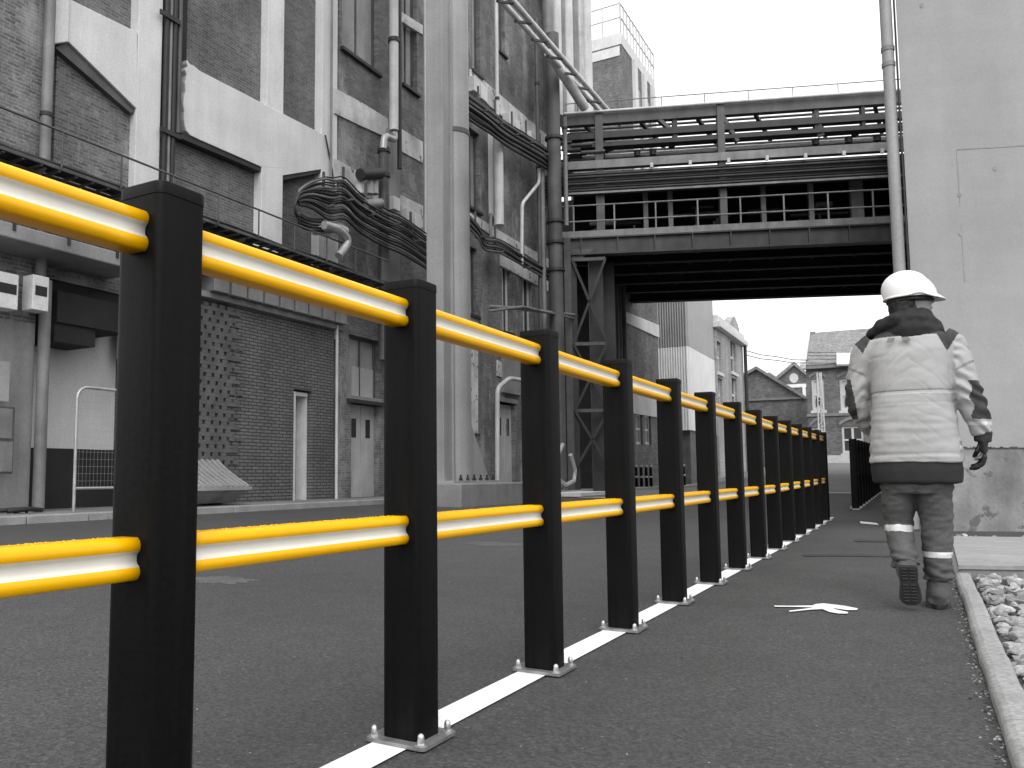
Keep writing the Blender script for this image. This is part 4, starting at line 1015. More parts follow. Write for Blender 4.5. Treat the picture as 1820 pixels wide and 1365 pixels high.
# gabled works
YG = 82
G = lambda px, py: onY(px, py, YG)
def gable(name, label, pts, depth, m, extra=None, Yd=YG):
    Gd = lambda px, py: onY(px, py, Yd)
    P = [Gd(a, b) for a, b in pts]; t = thing(name, label, 'building', (P[0].x, Yd, 1.5))
    one('wall', m, t, lambda mb: mb.prism(P, (0, depth, 0)))
    return t, Gd
t, Gd = gable('gabled_works', 'low dark brick works with a pitched gable, left of the brick house', [(1318, 860), (1318, 672), (1345, 657), (1385, 680), (1432, 709), (1470, 709), (1470, 860)], 14, 'brick_far')
for a_, b_ in (((1316, 672), (1345, 656)), ((1345, 656), (1432, 709))):
    p, q = Gd(*a_), Gd(*b_); one('roof', 'tile', t, lambda mb: mb.prism([p, q, q+Vector((0, 0, .25)), p+Vector((0, 0, .25))], (0, 14, 0)).prism([p+Vector((0, -.3, -.05)), q+Vector((0, -.3, -.05)), q+Vector((0, -.3, .25)), p+Vector((0, -.3, .25))], (0, .29, 0)))
p, q = Gd(1322, 711), Gd(1442, 711); one('coping', 'concrete', t, lambda mb: mb.box(p.x, q.x, YG-.15, YG-.002, p.z-.12, p.z+.08))
YH = 96
t, Gd = gable('gabled_works', 'taller brick gable with a round white window behind the low works', [(1375, 860), (1383, 672), (1412, 648), (1440, 672), (1470, 672), (1470, 860)], 10, 'brick_far', Yd=YH)
for a_, b_ in (((1381, 674), (1412, 648)), ((1412, 648), (1442, 673))):
    p, q = Gd(*a_), Gd(*b_); one('roof', 'tile', t, lambda mb: mb.prism([p, q, q+Vector((0, 0, .3)), p+Vector((0, 0, .3))], (0, 10, 0)).prism([p+Vector((0, -.4, -.1)), q+Vector((0, -.4, -.1)), q+Vector((0, -.4, .3)), p+Vector((0, -.4, .3))], (0, .39, 0)))
c = Gd(1411, 672); one('round_window', 'frame_white', t, lambda mb: mb.prism([c+Vector((.42*math.cos(i*.3142), -.06, .5*math.sin(i*.3142))) for i in range(20)], (0, .05, 0)))
p, q = Gd(1396, 688), Gd(1433, 684); one('band', 'clad_white', t, lambda mb: mb.box(p.x, q.x, YH-.1, YH-.002, p.z-.1, p.z+.25))
q2 = Gd(1430, 709); one('post', 'clad_white', t, lambda mb: mb.box(q2.x-.15, q2.x+.15, YH-.12, YH-.003, q2.z-.5, p.z-.1))
YH = 100
t, Gd = gable('gabled_works', 'small grey roof peak behind and between the two brick gables', [(1352, 860), (1352, 672), (1367, 661), (1390, 676), (1390, 860)], 8, 'tile', Yd=104)
# brick house
YK = 72; K = lambda px, py: onY(px, py, YK)
xa, xb = K(1434, 700).x, K(1600, 700).x; ze = K(1500, 652).z; zr_ = onY(1500, 587, YK+4).z; zb0 = 1.3
t = thing('brick_house', 'brick house with slate roof, white sash windows and arched ground floor window', 'house', (xa, YK, zb0))
wh = [(1443, 1465, 674, 730), (1493, 1520, 674, 730), (1545, 1572, 674, 730), (1493, 1531, 758, 806), (1548, 1590, 758, 806), (1441, 1462, 760, 806)]
ow = [(K(a, 700).x, K(b, 700).x, K(a, d).z, K(a, c_).z) for a, b, c_, d in wh]
def wall_y(mb, Y, depth, x0, x1, z0, z1, ops):
    X = sorted(set([x0, x1]+[v for o in ops for v in o[:2]])); Z = sorted(set([z0, z1]+[v for o in ops for v in o[2:4]]))
    for a, b in zip(X, X[1:]):
        for c_, d in zip(Z, Z[1:]):
            if not any(o[0] < (a+b)/2 < o[1] and o[2] < (c_+d)/2 < o[3] for o in ops): mb.box(a, b, Y, Y+depth, c_, d)
one('wall', 'brick_far', t, lambda mb: wall_y(mb, YK, .4, xa, xb, zb0-.6, ze, ow))
one('side_wall', 'brick_far', t, lambda mb: mb.prism([(xa-.001, YK+.41, zb0-.6), (xa-.001, YK+8, zb0-.6), (xa-.001, YK+8, ze), (xa-.001, YK+4, zr_+.1), (xa-.001, YK+.41, ze)], (.4, 0, 0)))
for i, (a, b, z0, z1) in enumerate(ow):
    arch = i in (3, 4, 5)
    w_ = one('window', 'frame_white', t, lambda mb: (mb.box(a, a+.14, YK+.1, YK+.2, z0, z1), mb.box(b-.14, b, YK+.1, YK+.2, z0, z1), mb.box(a+.14, b-.14, YK+.1, YK+.2, z1-.14, z1), mb.box(a+.14, b-.14, YK+.1, YK+.2, z0, z0+.2), mb.box((a+b)/2-.08, (a+b)/2+.08, YK+.11, YK+.19, z0+.2, z1-.14), mb.box(a+.14, b-.14, YK+.12, YK+.18, (z0+z1)/2-.06, (z0+z1)/2+.06)))
    one('pane', 'glass' if arch else 'frame_white', w_, lambda mb: mb.box(a, b, YK+.2, YK+.25, z0, z1))
    if not arch: one('lower_pane', 'glass', w_, lambda mb: mb.box(lerp(a, b, .3), lerp(a, b, .75), YK+.08, YK+.095, z0+.3, z0+1.0))
    n = 9; hh = .45 if arch else .3
    one('arch', 'concrete', w_, lambda mb: mb.prism([(lerp(a-.15, b+.15, k/n), YK-.08, z1+hh*math.sin(math.pi*k/n)+.05) for k in range(n+1)]+[(lerp(a-.15, b+.15, k/n), YK-.08, z1+hh*math.sin(math.pi*k/n)+.3) for k in range(n, -1, -1)], (0, .07, 0)))
    one('sill', 'frame_white', w_, lambda mb: mb.box(a-.12, b+.12, YK-.12, YK+.09, z0-.2, z0-.003))
one('string_course', 'concrete', t, lambda mb: mb.box(xa-.05, xb, YK-.1, YK-.002, K(1480, 737).z-.1, K(1480, 737).z+.12))
one('eaves', 'concrete', t, lambda mb: mb.box(xa-.15, xb, YK-.4, YK-.003, ze-.05, ze+.25), .02)
rf = one('roof', 'tile', t, lambda mb: mb.prism([(xa, YK-.45, ze+.25), (xa, YK+4, zr_), (xa, YK+8.4, ze+.25)], (xb-xa, 0, 0)))
one('gable_coping', 'plaster', t, lambda mb: mb.prism([(xa-.35, YK-.5, ze+.3), (xa-.35, YK+4, zr_+.35), (xa-.35, YK+8.4, ze+.3), (xa-.35, YK+8.4, ze+.0), (xa-.35, YK+4, zr_-.05), (xa-.35, YK-.5, ze)], (.4, 0, 0)))
yk2 = YK-.3
def onroof(px, py):
    d = ray(px, py); n_ = Vector((0, -(zr_-ze-.25), 4.45)).normalized(); q = Vector((xa, YK-.45, ze+.28)); k_ = (q-C0).dot(n_)/d.dot(n_); return C0+d*k_
P = [onroof(1487, 650), onroof(1523, 650), onroof(1523, 630), onroof(1487, 630)]
one('skylight', 'frame_white', rf, lambda mb: mb.prism(P, (0, -.05, .12)))
def f(mb):
    for py in (626, 632, 638, 645): a_, b_ = onroof(1436, py), onroof(1485, py); mb.bar(a_, b_, .05, .05)
one('snow_guard', 'pipe', rf, f)
t = thing('lattice_mast', 'slender white lattice mast in front of the brick house', 'mast', onY(1458, 825, 68))
mc = onY(1460, 760, 66); hgt = onY(1455, 662, 66).z
def f(mb):
    for dx, dy in ((-.2, 0), (.2, 0), (0, .3)): mb.tube([(mc.x+dx*1.2, 66+dy, .9), (mc.x+dx*.6, 66+dy, hgt)], .05, 5)
one('legs', 'frame_white', t, f)
def f(mb):
    z = 1.0; k = 0
    while z < hgt-.7:
        s_ = 1 if k % 2 else -1; mb.bar((mc.x-.2*s_, 66, z), (mc.x+.2*s_, 66, z+.6), .05); mb.bar((mc.x-.2, 66, z), (mc.x+.2, 66, z), .04); z += .6; k += 1
one('lacing', 'frame_white', t, f)
# low white wall and far road line
p = K(1470, 826); one_ = one('boundary_wall', 'frame_white', None, lambda mb: mb.box(K(1440, 826).x, K(1600, 826).x, YK-3.4, YK-3.1, 1.2, g(-4, 69)+.55)); tag(one_, 'low white wall at the foot of the brick house', 'wall')
for a, b in (((1322, 622), (1436, 640)), ((1322, 630), (1436, 645))):
    p, q = onX(*a, XO), K(*b); m_ = (p+q)/2-Vector((0, 0, .12)); k = 0
    tag(one('overhead_wire', 'cable', None, lambda mb: mb.tube([p, (p+m_)/2-Vector((0, 0, .1)), m_, (q+m_)/2-Vector((0, 0, .1)), q], .035, 5, False)), ('upper' if a[1] == 622 else 'lower')+' black wire spanning from the pale office to the brick house', 'wire', 'overhead wires')
mb = MB(); 
for x_ in range(12):
    x0 = -9+x_*.8; mb.add([(x0, 23.4, g(x0, 23.4)+.006), (x0+.8, 23.4, g(x0+.8, 23.4)+.006), (x0+.8, 23.7, g(x0+.8, 23.7)+.006), (x0, 23.7, g(x0, 23.7)+.006)], [(0, 1, 2, 3)])
struct(mb.build('painted_line', 'white_line'))
M['far_road'] = mat('worn pale road', .14, .85, .15, .5, fine=.2, fscale=30, bump=.3)
mb = MB(); fx = [-14+.7*i for i in range(21)]; fy = [24.2+1.5*i for i in range(30)]
mb.add(*sheet(fx, fy, .006), smooth=True); struct(mb.build('road', 'far_road'))
# tower block behind
YB = 66; pa, pb_ = onY(1051, 100, YB), onY(1104, 100, YB); yb2 = onX(1161, 100, pb_.x).y; zw = onY(1080, 85, YB).z; zwt = onY(1080, 64, YB).z
t = thing('brick_tower', 'far brick tower block with a white top storey and roof railing', 'tower', (pb_.x, YB, 0))
one('wall', 'brick_far', t, lambda mb: mb.box(pa.x-2, pb_.x, YB, yb2, .2, zw))
one('top_storey', 'plaster', t, lambda mb: mb.box(pa.x-2, pb_.x+.05, YB-.05, yb2+.05, zw+.002, zwt), .03)
zb_ = onY(1080, 96, YB).z; one('band', 'plaster', t, lambda mb: mb.box(pa.x-2, pb_.x-.1, YB-.06, YB-.003, zb_-.4, zb_+.4))
one('pier', 'plaster', t, lambda mb: [mb.box(pb_.x+.003, pb_.x+.25, lerp(YB, yb2, q), lerp(YB, yb2, q+.09), zw-14, zw-.01) for q in (.3, .58, .86)])
one('window_band', 'glass', t, lambda mb: [mb.box(pb_.x+.002, pb_.x+.06, lerp(YB, yb2, q+.12), lerp(YB, yb2, q+.24), zw-8, zw-2) for q in (.3, .58)])
def f(mb):
    for q in range(12):
        y_ = lerp(YB, yb2, q/11); mb.tube([(pb_.x, y_, zwt), (pb_.x, y_, zwt+2.6)], .07, 5)
    for h_ in (1.3, 2.5): mb.tube([(pb_.x, YB, zwt+h_), (pb_.x, yb2, zwt+h_)], .06, 5); mb.tube([(pa.x-2, YB, zwt+h_), (pb_.x, YB, zwt+h_)], .06, 5)
    for q in range(4): mb.tube([(lerp(pa.x-2, pb_.x, q/3), YB, zwt), (lerp(pa.x-2, pb_.x, q/3), YB, zwt+2.6)], .06, 5)
one('roof_railing', 'pipe_light', t, f)

#@@PERSON@@
# ------------------------------------------------------------------ person walking away on the path
PY = 5.03; PX0 = -.005; S = .00283
t = thing('person', 'person in pale work jacket and white helmet walking away along the path, one heel raised', 'person', (PX0, PY, 0))
PZ = g(0, PY)
def pp(px, py, dy=0): return Vector((PX0+(px-1640)*S, PY+dy, (1076-py)*S+.004+PZ))
def ellring(c, rx, ry, n=28, tilt=Vector((0, 0, 1)), sq=0):
    tl = tilt.normalized(); e1 = Vector((1, 0, 0)); e1 = (e1-tl*e1.dot(tl)).normalized(); e2 = tl.cross(e1)
    out = []
    for i in range(n):
        a = 2*math.pi*i/n; ca, sa = math.cos(a), math.sin(a)
        if sq: k = 1/((abs(ca)**(2+sq)+abs(sa)**(2+sq))**(1/(2+sq))); ca *= k; sa *= k
        out.append(c+e1*rx*ca+e2*ry*sa)
    return out
def loft(mb, spec, n=28, sq=0):             # spec: (point, rx, ry); rings perpendicular to the path
    rg = []; ks = len(spec)
    for i, (c, rx, ry) in enumerate(spec):
        d = spec[min(i+1, ks-1)][0]-spec[max(i-1, 0)][0]; rg.append(ellring(c, rx, ry, n, d, sq))
    mb.rings(rg, True)
def remesh(mb, name, mats, voxel, smooth_it=4, fn=None, disp=None, parent=None):
    o = mb.build('_tmp', mats, None, True)
    m_ = o.modifiers.new('r', 'REMESH'); m_.mode = 'VOXEL'; m_.voxel_size = voxel
    s_ = o.modifiers.new('s', 'SMOOTH'); s_.iterations = smooth_it; s_.factor = .6
    bpy.context.view_layer.update(); dg = bpy.context.evaluated_depsgraph_get()
    me = bpy.data.meshes.new_from_object(o.evaluated_get(dg)); bpy.data.objects.remove(o)
    me.name = name; me.materials.clear()
    for x in mats: me.materials.append(M[x])
    if disp:
        nr = [v.normal.copy() for v in me.vertices]
        for v, n_ in zip(me.vertices, nr): v.co += n_*disp(v.co)
    me.update()
    for p in me.polygons: p.use_smooth = True; p.material_index = fn(p.center, p.normal) if fn else 0
    off = WL[parent.name]
    for v in me.vertices: v.co -= off
    ob = bpy.data.objects.new(name, me); COL.objects.link(ob); ob.parent = parent; WL[ob.name] = off.copy(); return ob
M['jacket'] = mat('pale work jacket', .37, .75, .07, 3, fine=.05, fscale=200, bump=.15)
M['jacket_dark'] = mat('dark jacket panels', .038, .8, .2, 6, bump=.15)
M['reflective'] = mat('reflective tape', .62, .4, .06, 20, bump=.1)
M['trousers'] = mat('grey work trousers', .075, .85, .25, 6, fine=.15, fscale=120, bump=.3)
M['boot'] = mat('worn boot leather', .075, .7, .3, 12, bump=.4)
M['sole'] = mat('boot sole', .016, .7, .3, 20, bump=.5)
M['helmet'] = mat('white helmet shell', .78, .3, .03, 5, fine=.02, bump=.02)
M['skin'] = mat('skin', .25, .55, .1, 12, fine=.04, bump=.08)
M['hair'] = mat('dark hair', .011, .6, .4, 6, streak=.5, streakdir=(60, 60, 4), bump=.5)
M['glove'] = mat('dark work glove', .018, .75, .3, 15, bump=.3)
M['undercoat'] = mat('dark undercoat', .013, .8, .2, 6, bump=.15)
M['trim'] = mat('jacket piping', .47, .6, .05, 5)
M['seam2'] = mat('jacket seam', .2, .8, .1, 5)
V = Vector
# body: one continuous surface (head, neck, torso, arms, hands, legs)
mb = MB()
loft(mb, [(pp(1628, 880), .15, .11), (pp(1626, 840), .16, .12), (pp(1626, 760), .14, .11), (pp(1624, 680), .155, .12), (pp(1624, 620), .16, .11), (pp(1624, 590), .10, .08), (pp(1626, 570), .06, .06), (pp(1630, 550), .055, .06)], sq=.4)
hc = pp(1639, 530, .0)
loft(mb, [(hc+V((.005, 0, -.1)), .05, .05), (hc+V((.018, 0, -.07)), .07, .062), (hc+V((.01, 0, -.02)), .088, .074), (hc+V((.0, 0, .04)), .092, .076), (hc+V((0, 0, .09)), .07, .06), (hc+V((0, 0, .115)), .03, .03)])
mb.lathe([(.0001, -.016), (.012, -.008), (.011, .012), (.0001, .03)], hc+V((.1, .012, -.018)), 10)     # nose
mb.lathe([(.0001, -.012), (.018, 0), (.0001, .01)], hc+V((.085, .012, -.055)), 10)     # lips
mb.lathe([(.0001, -.02), (.024, -.005), (.02, .015), (.0001, .02)], hc+V((.07, .01, -.088)), 10)     # chin
mb.lathe([(.0001, -.03), (.014, -.01), (.016, .015), (.0001, .03)], hc+V((-.005, -.078, -.01)), 10)   # ear turned to us
LA = [(pp(1556, 612, 0), .055, .055), (pp(1530, 650, .02), .048, .05), (pp(1520, 700, .02), .042, .042), (pp(1532, 745, .12), .036, .036), (pp(1548, 765, .22), .026, .026)]
RA = [(pp(1694, 612, 0), .055, .055), (pp(1714, 650, -.01), .048, .05), (pp(1726, 700, -.02), .042, .042), (pp(1738, 745, .0), .034, .034), (pp(1744, 778, .02), .026, .026)]
loft(mb, LA, 16); loft(mb, RA, 16)
LL = [(pp(1598, 850, 0), .085, .09), (pp(1592, 900, .02), .078, .085), (pp(1592, 945, .03), .056, .06), (pp(1599, 980, -.08), .05, .052), (pp(1605, 1012, -.19), .034, .036)]
RL = [(pp(1654, 850, 0), .085, .09), (pp(1657, 900, .01), .078, .085), (pp(1658, 945, .015), .056, .06), (pp(1657, 990, .0), .052, .055), (pp(1655, 1045, -.01), .036, .04)]
loft(mb, LL, 18); loft(mb, RL, 18)
loft(mb, [(pp(1655, 1040, -.01), .036, .04), (pp(1655, 1060, -.0), .036, .05), (pp(1655, 1070, .06), .036, .05)], 14)
loft(mb, [(pp(1605, 1010, -.19), .034, .036), (pp(1607, 1028, -.18), .03, .03), (pp(1608, 1048, -.16), .03, .022)], 14)
# hands: palm, five fingers, curled
def hand(mb, w, d, side, s=1.0):
    d = d.normalized(); e = V((0, 1, 0)); e = (e-d*e.dot(d)).normalized(); q = d.cross(e)*side      # e: width across the palm; q: towards the body
    loft(mb, [(w-d*.01, .022*s, .03*s), (w+d*.03, .016*s, .04*s), (w+d*.075, .015*s, .041*s), (w+d*.092, .012*s, .038*s)], 12)
    for i, (ln, off) in enumerate(((.068, .033), (.077, .011), (.071, -.011), (.055, -.032))):
        b = w+d*.08*s+e*off*s; j1 = b+(d*.9+q*.3)*ln*.42*s; j2 = j1+(d*.55+q*.8)*ln*.33*s; j3 = j2+(d*.1+q*.95)*ln*.28*s
        mb.tube([b-d*.01, b, j1, j2, j3], [.010*s, .0105*s, .0095*s, .009*s, .0065*s], 8)
    b = w+d*.022*s+e*.032*s; mb.tube([b, b+(e*.6+d*.75+q*.2)*.04*s, b+(e*.62+d*1.4+q*.6)*.052*s], [.0135*s, .0115*s, .008*s], 8)
hand(mb, pp(1746, 778, .02), V((.0, .05, -.3)), -1); hand(mb, pp(1549, 765, .23), V((.08, .12, -.1)), 1)
body = remesh(mb, 'body', ['skin'], .007, 3, parent=t)
# eyes on the far side of the profile
for dy in (-.028, .04):
    o_ = one('eye', 'frame_white', body, lambda mb: mb.lathe([(.0001, -.009), (.008, -.004), (.008, .004), (.0001, .009)], hc+V((.084, dy, .002)), 10))
# hair
mb = MB(); loft(mb, [(hc+V((-.04, -.005, -.13)), .075, .07), (hc+V((-.042, -.01, -.09)), .08, .08), (hc+V((-.042, -.008, -.03)), .086, .086), (hc+V((-.015, -.005, .05)), .095, .085), (hc+V((0, 0, .1)), .06, .06)])
one_ = remesh(mb, 'hair', ['hair'], .008, 2, disp=lambda c: .006*noise.noise(c*45), parent=t)
# gloves
mb = MB(); hand(mb, pp(1746, 776, .02), V((.0, .05, -.3)), -1, 1.4); loft(mb, [(pp(1745, 790, .02), .042, .05), (pp(1746, 774, .02), .046, .05), (pp(1746, 768, .02), .04, .045)], 14)
remesh(mb, 'glove', ['glove'], .005, 2, disp=lambda c: .002*noise.noise(c*70), parent=t)
mb = MB(); hand(mb, pp(1549, 765, .23), V((.08, .12, -.1)), 1, 1.2); remesh(mb, 'glove', ['glove'], .005, 2, parent=t)
# jacket
mb = MB()
loft(mb, [(pp(1629, 826), .236, .165), (pp(1629, 818), .236, .168), (pp(1628, 780), .226, .17), (pp(1628, 735), .214, .165), (pp(1629, 702), .206, .16), (pp(1629, 660), .21, .16), (pp(1628, 630), .215, .155), (pp(1627, 606), .205, .14), (pp(1627, 592), .165, .115), (pp(1627, 580), .11, .09)], 40, sq=.55)
loft(mb, [(pp(1566, 610, 0), .075, .09), (pp(1552, 622, 0), .082, .09), (pp(1540, 650, .01), .074, .082), (pp(1530, 690, .015), .068, .075), (pp(1530, 715, .03), .064, .072), (pp(1537, 742, .1), .056, .06), (pp(1548, 760, .19), .046, .05)], 24)
loft(mb, [(pp(1684, 610, 0), .075, .09), (pp(1699, 622, 0), .082, .09), (pp(1708, 650, -.01), .082, .085), (pp(1718, 690, -.02), .08, .08), (pp(1725, 712, -.02), .074, .075), (pp(1736, 742, -.005), .064, .066), (pp(1743, 768, .015), .056, .056), (pp(1745, 776, .018), .052, .052)], 24)
def px_of(c): return 1640+(c.x-PX0)/S, 1076-(c.z-.004-PZ)/S
def wr(c):
    px, py = px_of(c); d = 0
    side = abs(px-1629)
    arm = side > 76
    # horizontal creases in the lower back, diagonal ones on the sleeves
    d += .008*noise.noise(V((c.x*6, c.y*6, c.z*9)))*.8+.0015*noise.noise(V((c.x*16+3, c.y*16, c.z*30)))
    sgn = 1 if px > 1629 else -1
    for q, fr_ in ((0, 5), (7, 7.5), (13, 6)):          # sharp slanting creases
        n0 = noise.noise(V((c.x*fr_*.7+q, c.y*3, (c.z+(.55*sgn+(q-7)*.02)*c.x)*fr_*1.6))); rg_ = 1-abs(n0)*9
        if rg_ > 0: d -= .0032*rg_*max(0, noise.noise(c*4+V((q, 2, 0)))+.3)
    if arm: d += .009*math.sin((c.z*1.0+(c.x if px > 1629 else -c.x)*.6)*95+4*noise.noise(c*12))*max(0, noise.noise(c*8+V((9, 0, 0)))+.25)
    if py > 715 and not arm: d += .0035*noise.noise(V((c.x*4, 0, c.z*38)))
    for yy_, w_, q in ((701, 2, -.0025), (722, 2, -.002), (812, 2.5, -.004)):
        if not arm: d += q*math.exp(-((py-yy_)/w_)**2)
    return d
def jm(c, n_):
    px, py = px_of(c)
    L = px < 1553+max(0, 0); 
    if py < 602.5 and 1530 < px < 1720: return 1
    if px < 1600 and py < (627-(px-1545)*1.6 if px > 1545 else 627-(1545-px)*1.3): return 1
    if px > 1660 and py < (633-(1693-px)*1.9 if px < 1693 else 633-(px-1693)*1.45): return 1
    if px < 1528 and 672 < py < 745 and px < 1519+(py-672)*.16: return 1
    if px > 1712 and 686 < py < 752:
        a = 1727+(py-686)*.06+3*math.sin(py*.2)
        if px > a: return 1
    if not (px < 1548 or px > 1706):
        if 705 < py < 706.6 or 810 < py < 811.5: return 4
    else:
        if px > 1700 and (756 < py < 762): return 2
        if 661 < py+((1540-px)*.5 if px < 1600 else (px-1712)*.5) < 666: return 3
    if 699 < py < 700.6 and 1552 < px < 1702: return 3
    return 0
jk = remesh(mb, 'jacket', ['jacket', 'jacket_dark', 'reflective', 'seam2', 'trim'], .0052, 3, fn=jm, disp=wr, parent=t)
# small printed emblem at the top of the back
mb = MB()
for x0, x1, mirror in ((1590, 1605, False), (1616, 1632, True)):
    pts = [(x0+3, 606.5), (x1, 606.5), (x1-3, 613.5), (x0, 613.5)] if not mirror else [(x0, 606.5), (x1-3, 606.5), (x1, 613.5), (x0+3, 613.5)]
    mb.prism([pp(a, b, -.152) for a, b in pts], (0, -.012, 0))
mb.build('emblem', 'seam2', jk)
# lower dark jacket hem
mb = MB(); loft(mb, [(pp(1630, 862), .222, .155), (pp(1630, 858), .226, .158), (pp(1630, 840), .23, .16), (pp(1629, 815), .224, .155)], 40, sq=.6)
remesh(mb, 'undercoat', ['undercoat'], .008, 3, disp=lambda c: .007*noise.noise(V((c.x*14, c.y*14, c.z*6))), parent=t)
# collar and hood
mb = MB()
loft(mb, [(pp(1630, 606, 0), .19, .12), (pp(1632, 596, -.01), .178, .125), (pp(1632, 584, -.02), .158, .125), (pp(1630, 574, -.02), .125, .115), (pp(1625, 566, -.015), .1, .1), (pp(1624, 559, -.01), .085, .09), (pp(1624, 556, -.01), .08, .085)], 32)
loft(mb, [(pp(1556, 592, .02), .02, .03), (pp(1580, 580, -.08), .035, .035), (pp(1612, 573, -.11), .04, .035), (pp(1650, 576, -.1), .038, .035), (pp(1672, 585, -.04), .03, .03)], 14)
remesh(mb, 'hood', ['undercoat'], .007, 3, disp=lambda c: .01*noise.noise(V((c.x*9, c.y*9, c.z*30)))+.004*noise.noise(c*40), parent=t)
# trousers
mb = MB()
def shift(spec, k): return spec
loft(mb, [(pp(1628, 830), .17, .13), (pp(1628, 868), .182, .135), (pp(1628, 880), .17, .12)], 28, sq=.4)
loft(mb, [(pp(1598, 860, 0), .092, .11), (pp(1594, 900, .02), .088, .1), (pp(1593, 935, .03), .076, .082), (pp(1593, 955, .0), .072, .076), (pp(1598, 975, -.08), .068, .072), (pp(1601, 992, -.12), .066, .07), (pp(1603, 1004, -.15), .066, .064)], 24)
loft(mb, [(pp(1655, 860, 0), .092, .11), (pp(1658, 900, .01), .09, .1), (pp(1659, 945, .015), .078, .085), (pp(1658, 985, .0), .074, .08), (pp(1657, 1012, -.01), .07, .075), (pp(1656, 1030, -.012), .072, .076)], 24)
def wt(c):
    px, py = px_of(c); d = .006*noise.noise(c*12)+.004*noise.noise(V((c.x*20, c.y*20, c.z*50)))
    low = max(0, (py-985)/60) if px > 1630 else max(0, (py-965)/40)
    d += .009*min(1, low)*math.sin(c.z*150+3*noise.noise(c*14)+c.x*30)
    d += .004*math.sin(c.z*90+c.x*60*(1 if px < 1630 else -1)+4*noise.noise(c*8))*max(0, noise.noise(c*6)+.2)
    return d
def tm(c, n_):
    px, py = px_of(c)
    if px < 1627 and 934+abs(px-1594)*.12 < py < 945+abs(px-1594)*.12: return 1
    if px >= 1627 and 980 < py < 990: return 1
    return 0
remesh(mb, 'trousers', ['trousers', 'reflective'], .0055, 3, fn=tm, disp=wt, parent=t)
# boots
mb = MB()
loft(mb, [(pp(1656, 1032, -.01), .056, .06), (pp(1656, 1050, -.012), .058, .068), (pp(1655, 1060, .01), .06, .085), (pp(1655, 1068, .05), .062, .13)], 20, sq=.4)
loft(mb, [(pp(1655, 1066, -.06), .05, .02), (pp(1655, 1064, 0), .058, .03), (pp(1654, 1066, .1), .06, .028), (pp(1653, 1069, .2), .05, .02)], 18, sq=.5)
b_ = remesh(mb, 'boot', ['boot'], .006, 3, disp=lambda c: .004*noise.noise(c*30), parent=t)
mb = MB(); n = 26; pts = []
for i in range(n):
    a = 2*math.pi*i/n; pts.append((PX0+(1654.5-1640)*S+.056*math.sin(a)*(1.0 if math.cos(a) > 0 else .85), PY+.06-.15*math.cos(a+math.pi)))
mb.hexa(pts, PZ+.001, PZ+.024); mb.build('sole', 'sole', b_, bevel=.003)
# raised boot: sole towards the camera, toe down
mb = MB(); top_ = pp(1607, 1003, -.235); toe = pp(1609, 1066, -.2)
ax = (toe-top_); L_ = ax.length; ax.normalize(); nb_ = V((0, -1, 0)); nb_ = (nb_-ax*nb_.dot(ax)).normalized(); sx = ax.cross(nb_)
def outl(k): return lerp(.036, .043, smooth(k*1.6))*(1-.9*max(0, k-.8)**1.2*2.2)
fr = [(.0, .037), (.06, .043), (.2, .043), (.4, .039), (.6, .048), (.8, .052), (.92, .044), (1.0, .022)]
mb.rings([[top_+ax*L_*k+sx*w_*c_*1.0-nb_*(.012+.036*(1-k*.45)*(1+s_)) for c_, s_ in [(math.cos(2*math.pi*i/20), math.sin(2*math.pi*i/20)) for i in range(20)]] for k, w_ in fr], True)
loft(mb, [(pp(1604, 1000, -.15), .054, .055), (pp(1606, 1015, -.17), .052, .05), (pp(1607, 1030, -.17), .046, .045)], 18)
b_ = remesh(mb, 'boot', ['boot'], .006, 2, disp=lambda c: .003*noise.noise(c*35), parent=t)
mb = MB(); ol = [(k, w_*1.05) for k, w_ in fr]; pts = [top_+ax*L_*(k*1.05-.03)+sx*w_ for k, w_ in ol]+[top_+ax*L_*(k*1.05-.03)-sx*w_ for k, w_ in ol[::-1]]
mb.prism([p-nb_*.022 for p in pts], nb_*.03)
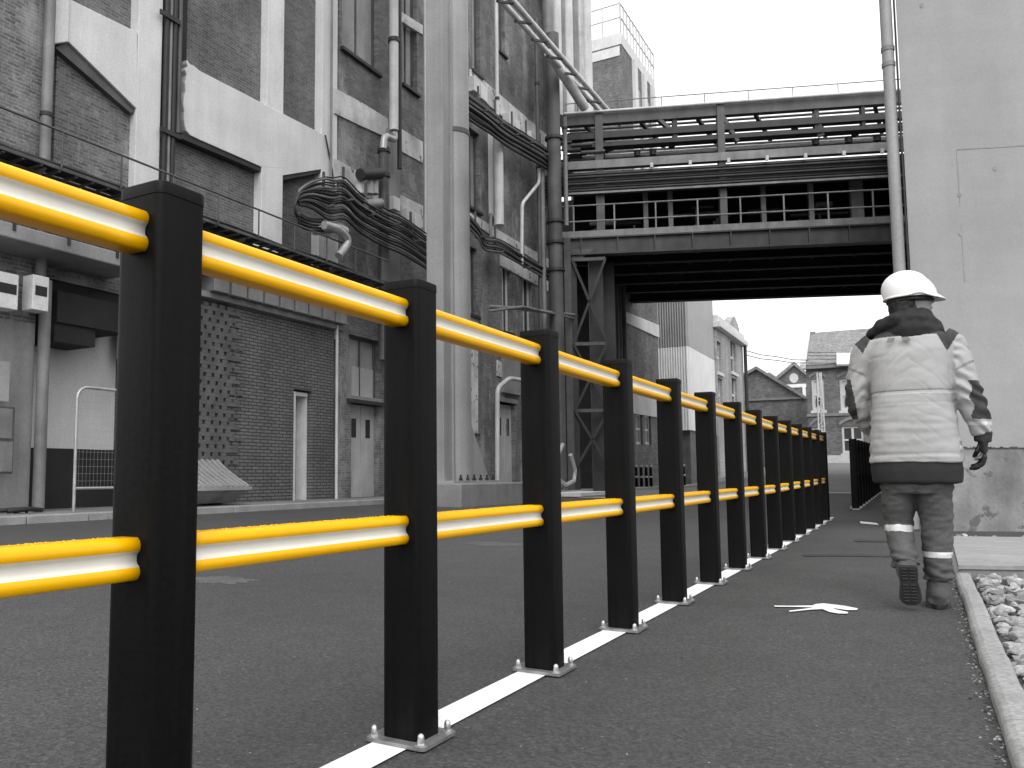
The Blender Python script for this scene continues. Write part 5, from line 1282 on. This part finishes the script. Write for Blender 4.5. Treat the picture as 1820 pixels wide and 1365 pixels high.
for k in range(11):
    if k in (4,): continue
    q = .05+k*.085; w_ = .032; c_ = top_+ax*L_*q+nb_*.008
    mb.bar(c_-sx*w_, c_-sx*.005, .012, .008); mb.bar(c_+sx*.005, c_+sx*w_, .012, .008)
mb.build('sole', 'sole', b_, bevel=.003)
# helmet, peak pointing right
hx = pp(1634, 529, 0); mb = MB(); n = 40; rg = []
for zf, rf in ((-.004, 1.0), (.012, 1.0), (.035, .985), (.06, .94), (.085, .85), (.107, .7), (.124, .5), (.134, .28), (.138, .1), (.1385, .01)):
    r_ = []
    for i in range(n):
        a = 2*math.pi*i/n; ridge = 1+(.03*math.exp(-(math.sin(a)*5)**2) if .03 < zf < .13 else 0)
        r_.append(hx+V((.004-.034*max(0, zf)/.138+.138*rf*math.cos(a)*ridge, .11*rf*math.sin(a), zf*1.0+.0*math.cos(a))))
    rg.append(r_)
mb.rings(rg, True)
hm = mb.build('helmet', 'helmet', t)
mb = MB(); rg = []
for inner in (0, 1, 2, 3):
    r_ = []
    for i in range(n):
        a = 2*math.pi*i/n; ca = math.cos(a); ext = .006+.034*max(0, ca)**2.2; rr_ = (1.0, 1+.0, 1+.0, 1.0)[inner]
        k = (0, 1, 1, 0)[inner]; zz = .013*math.exp(-((a-5.05)/.28)**2)+(.010, .002, -.004, -.006)[inner]-k*(.018*max(0, ca)**2+.002)
        r_.append(hx+V((.004+(.136+ext*k)*ca, (.108+.01*k)*math.sin(a), zz)))
    rg.append(r_)
mb.rings(rg, True, False); mb.build('peak', 'helmet', hm)
mb = MB()
for dy in (-.022, .0, .022):
    mb.tube([hx+V((-.02+.118*math.cos(a_), dy, .05+.089*math.sin(a_))) for a_ in [.25+.22*i for i in range(13)]], .0045, 6)
mb.build('ridges', 'helmet', hm)
mb = MB(); mb.tube([hx+V((.0+.112*math.cos(a_), .09*math.sin(a_), -.016)) for a_ in [i*.3307 for i in range(20)]], .012, 8); mb.build('headband', 'hair', hm)

def squeeze(o):                              # bring the widths to the same scale as the heights
    for k_ in kids(o):
        if k_.type == 'MESH':
            for v_ in k_.data.vertices: v_.co.x *= .862
        squeeze(k_)
squeeze(t)
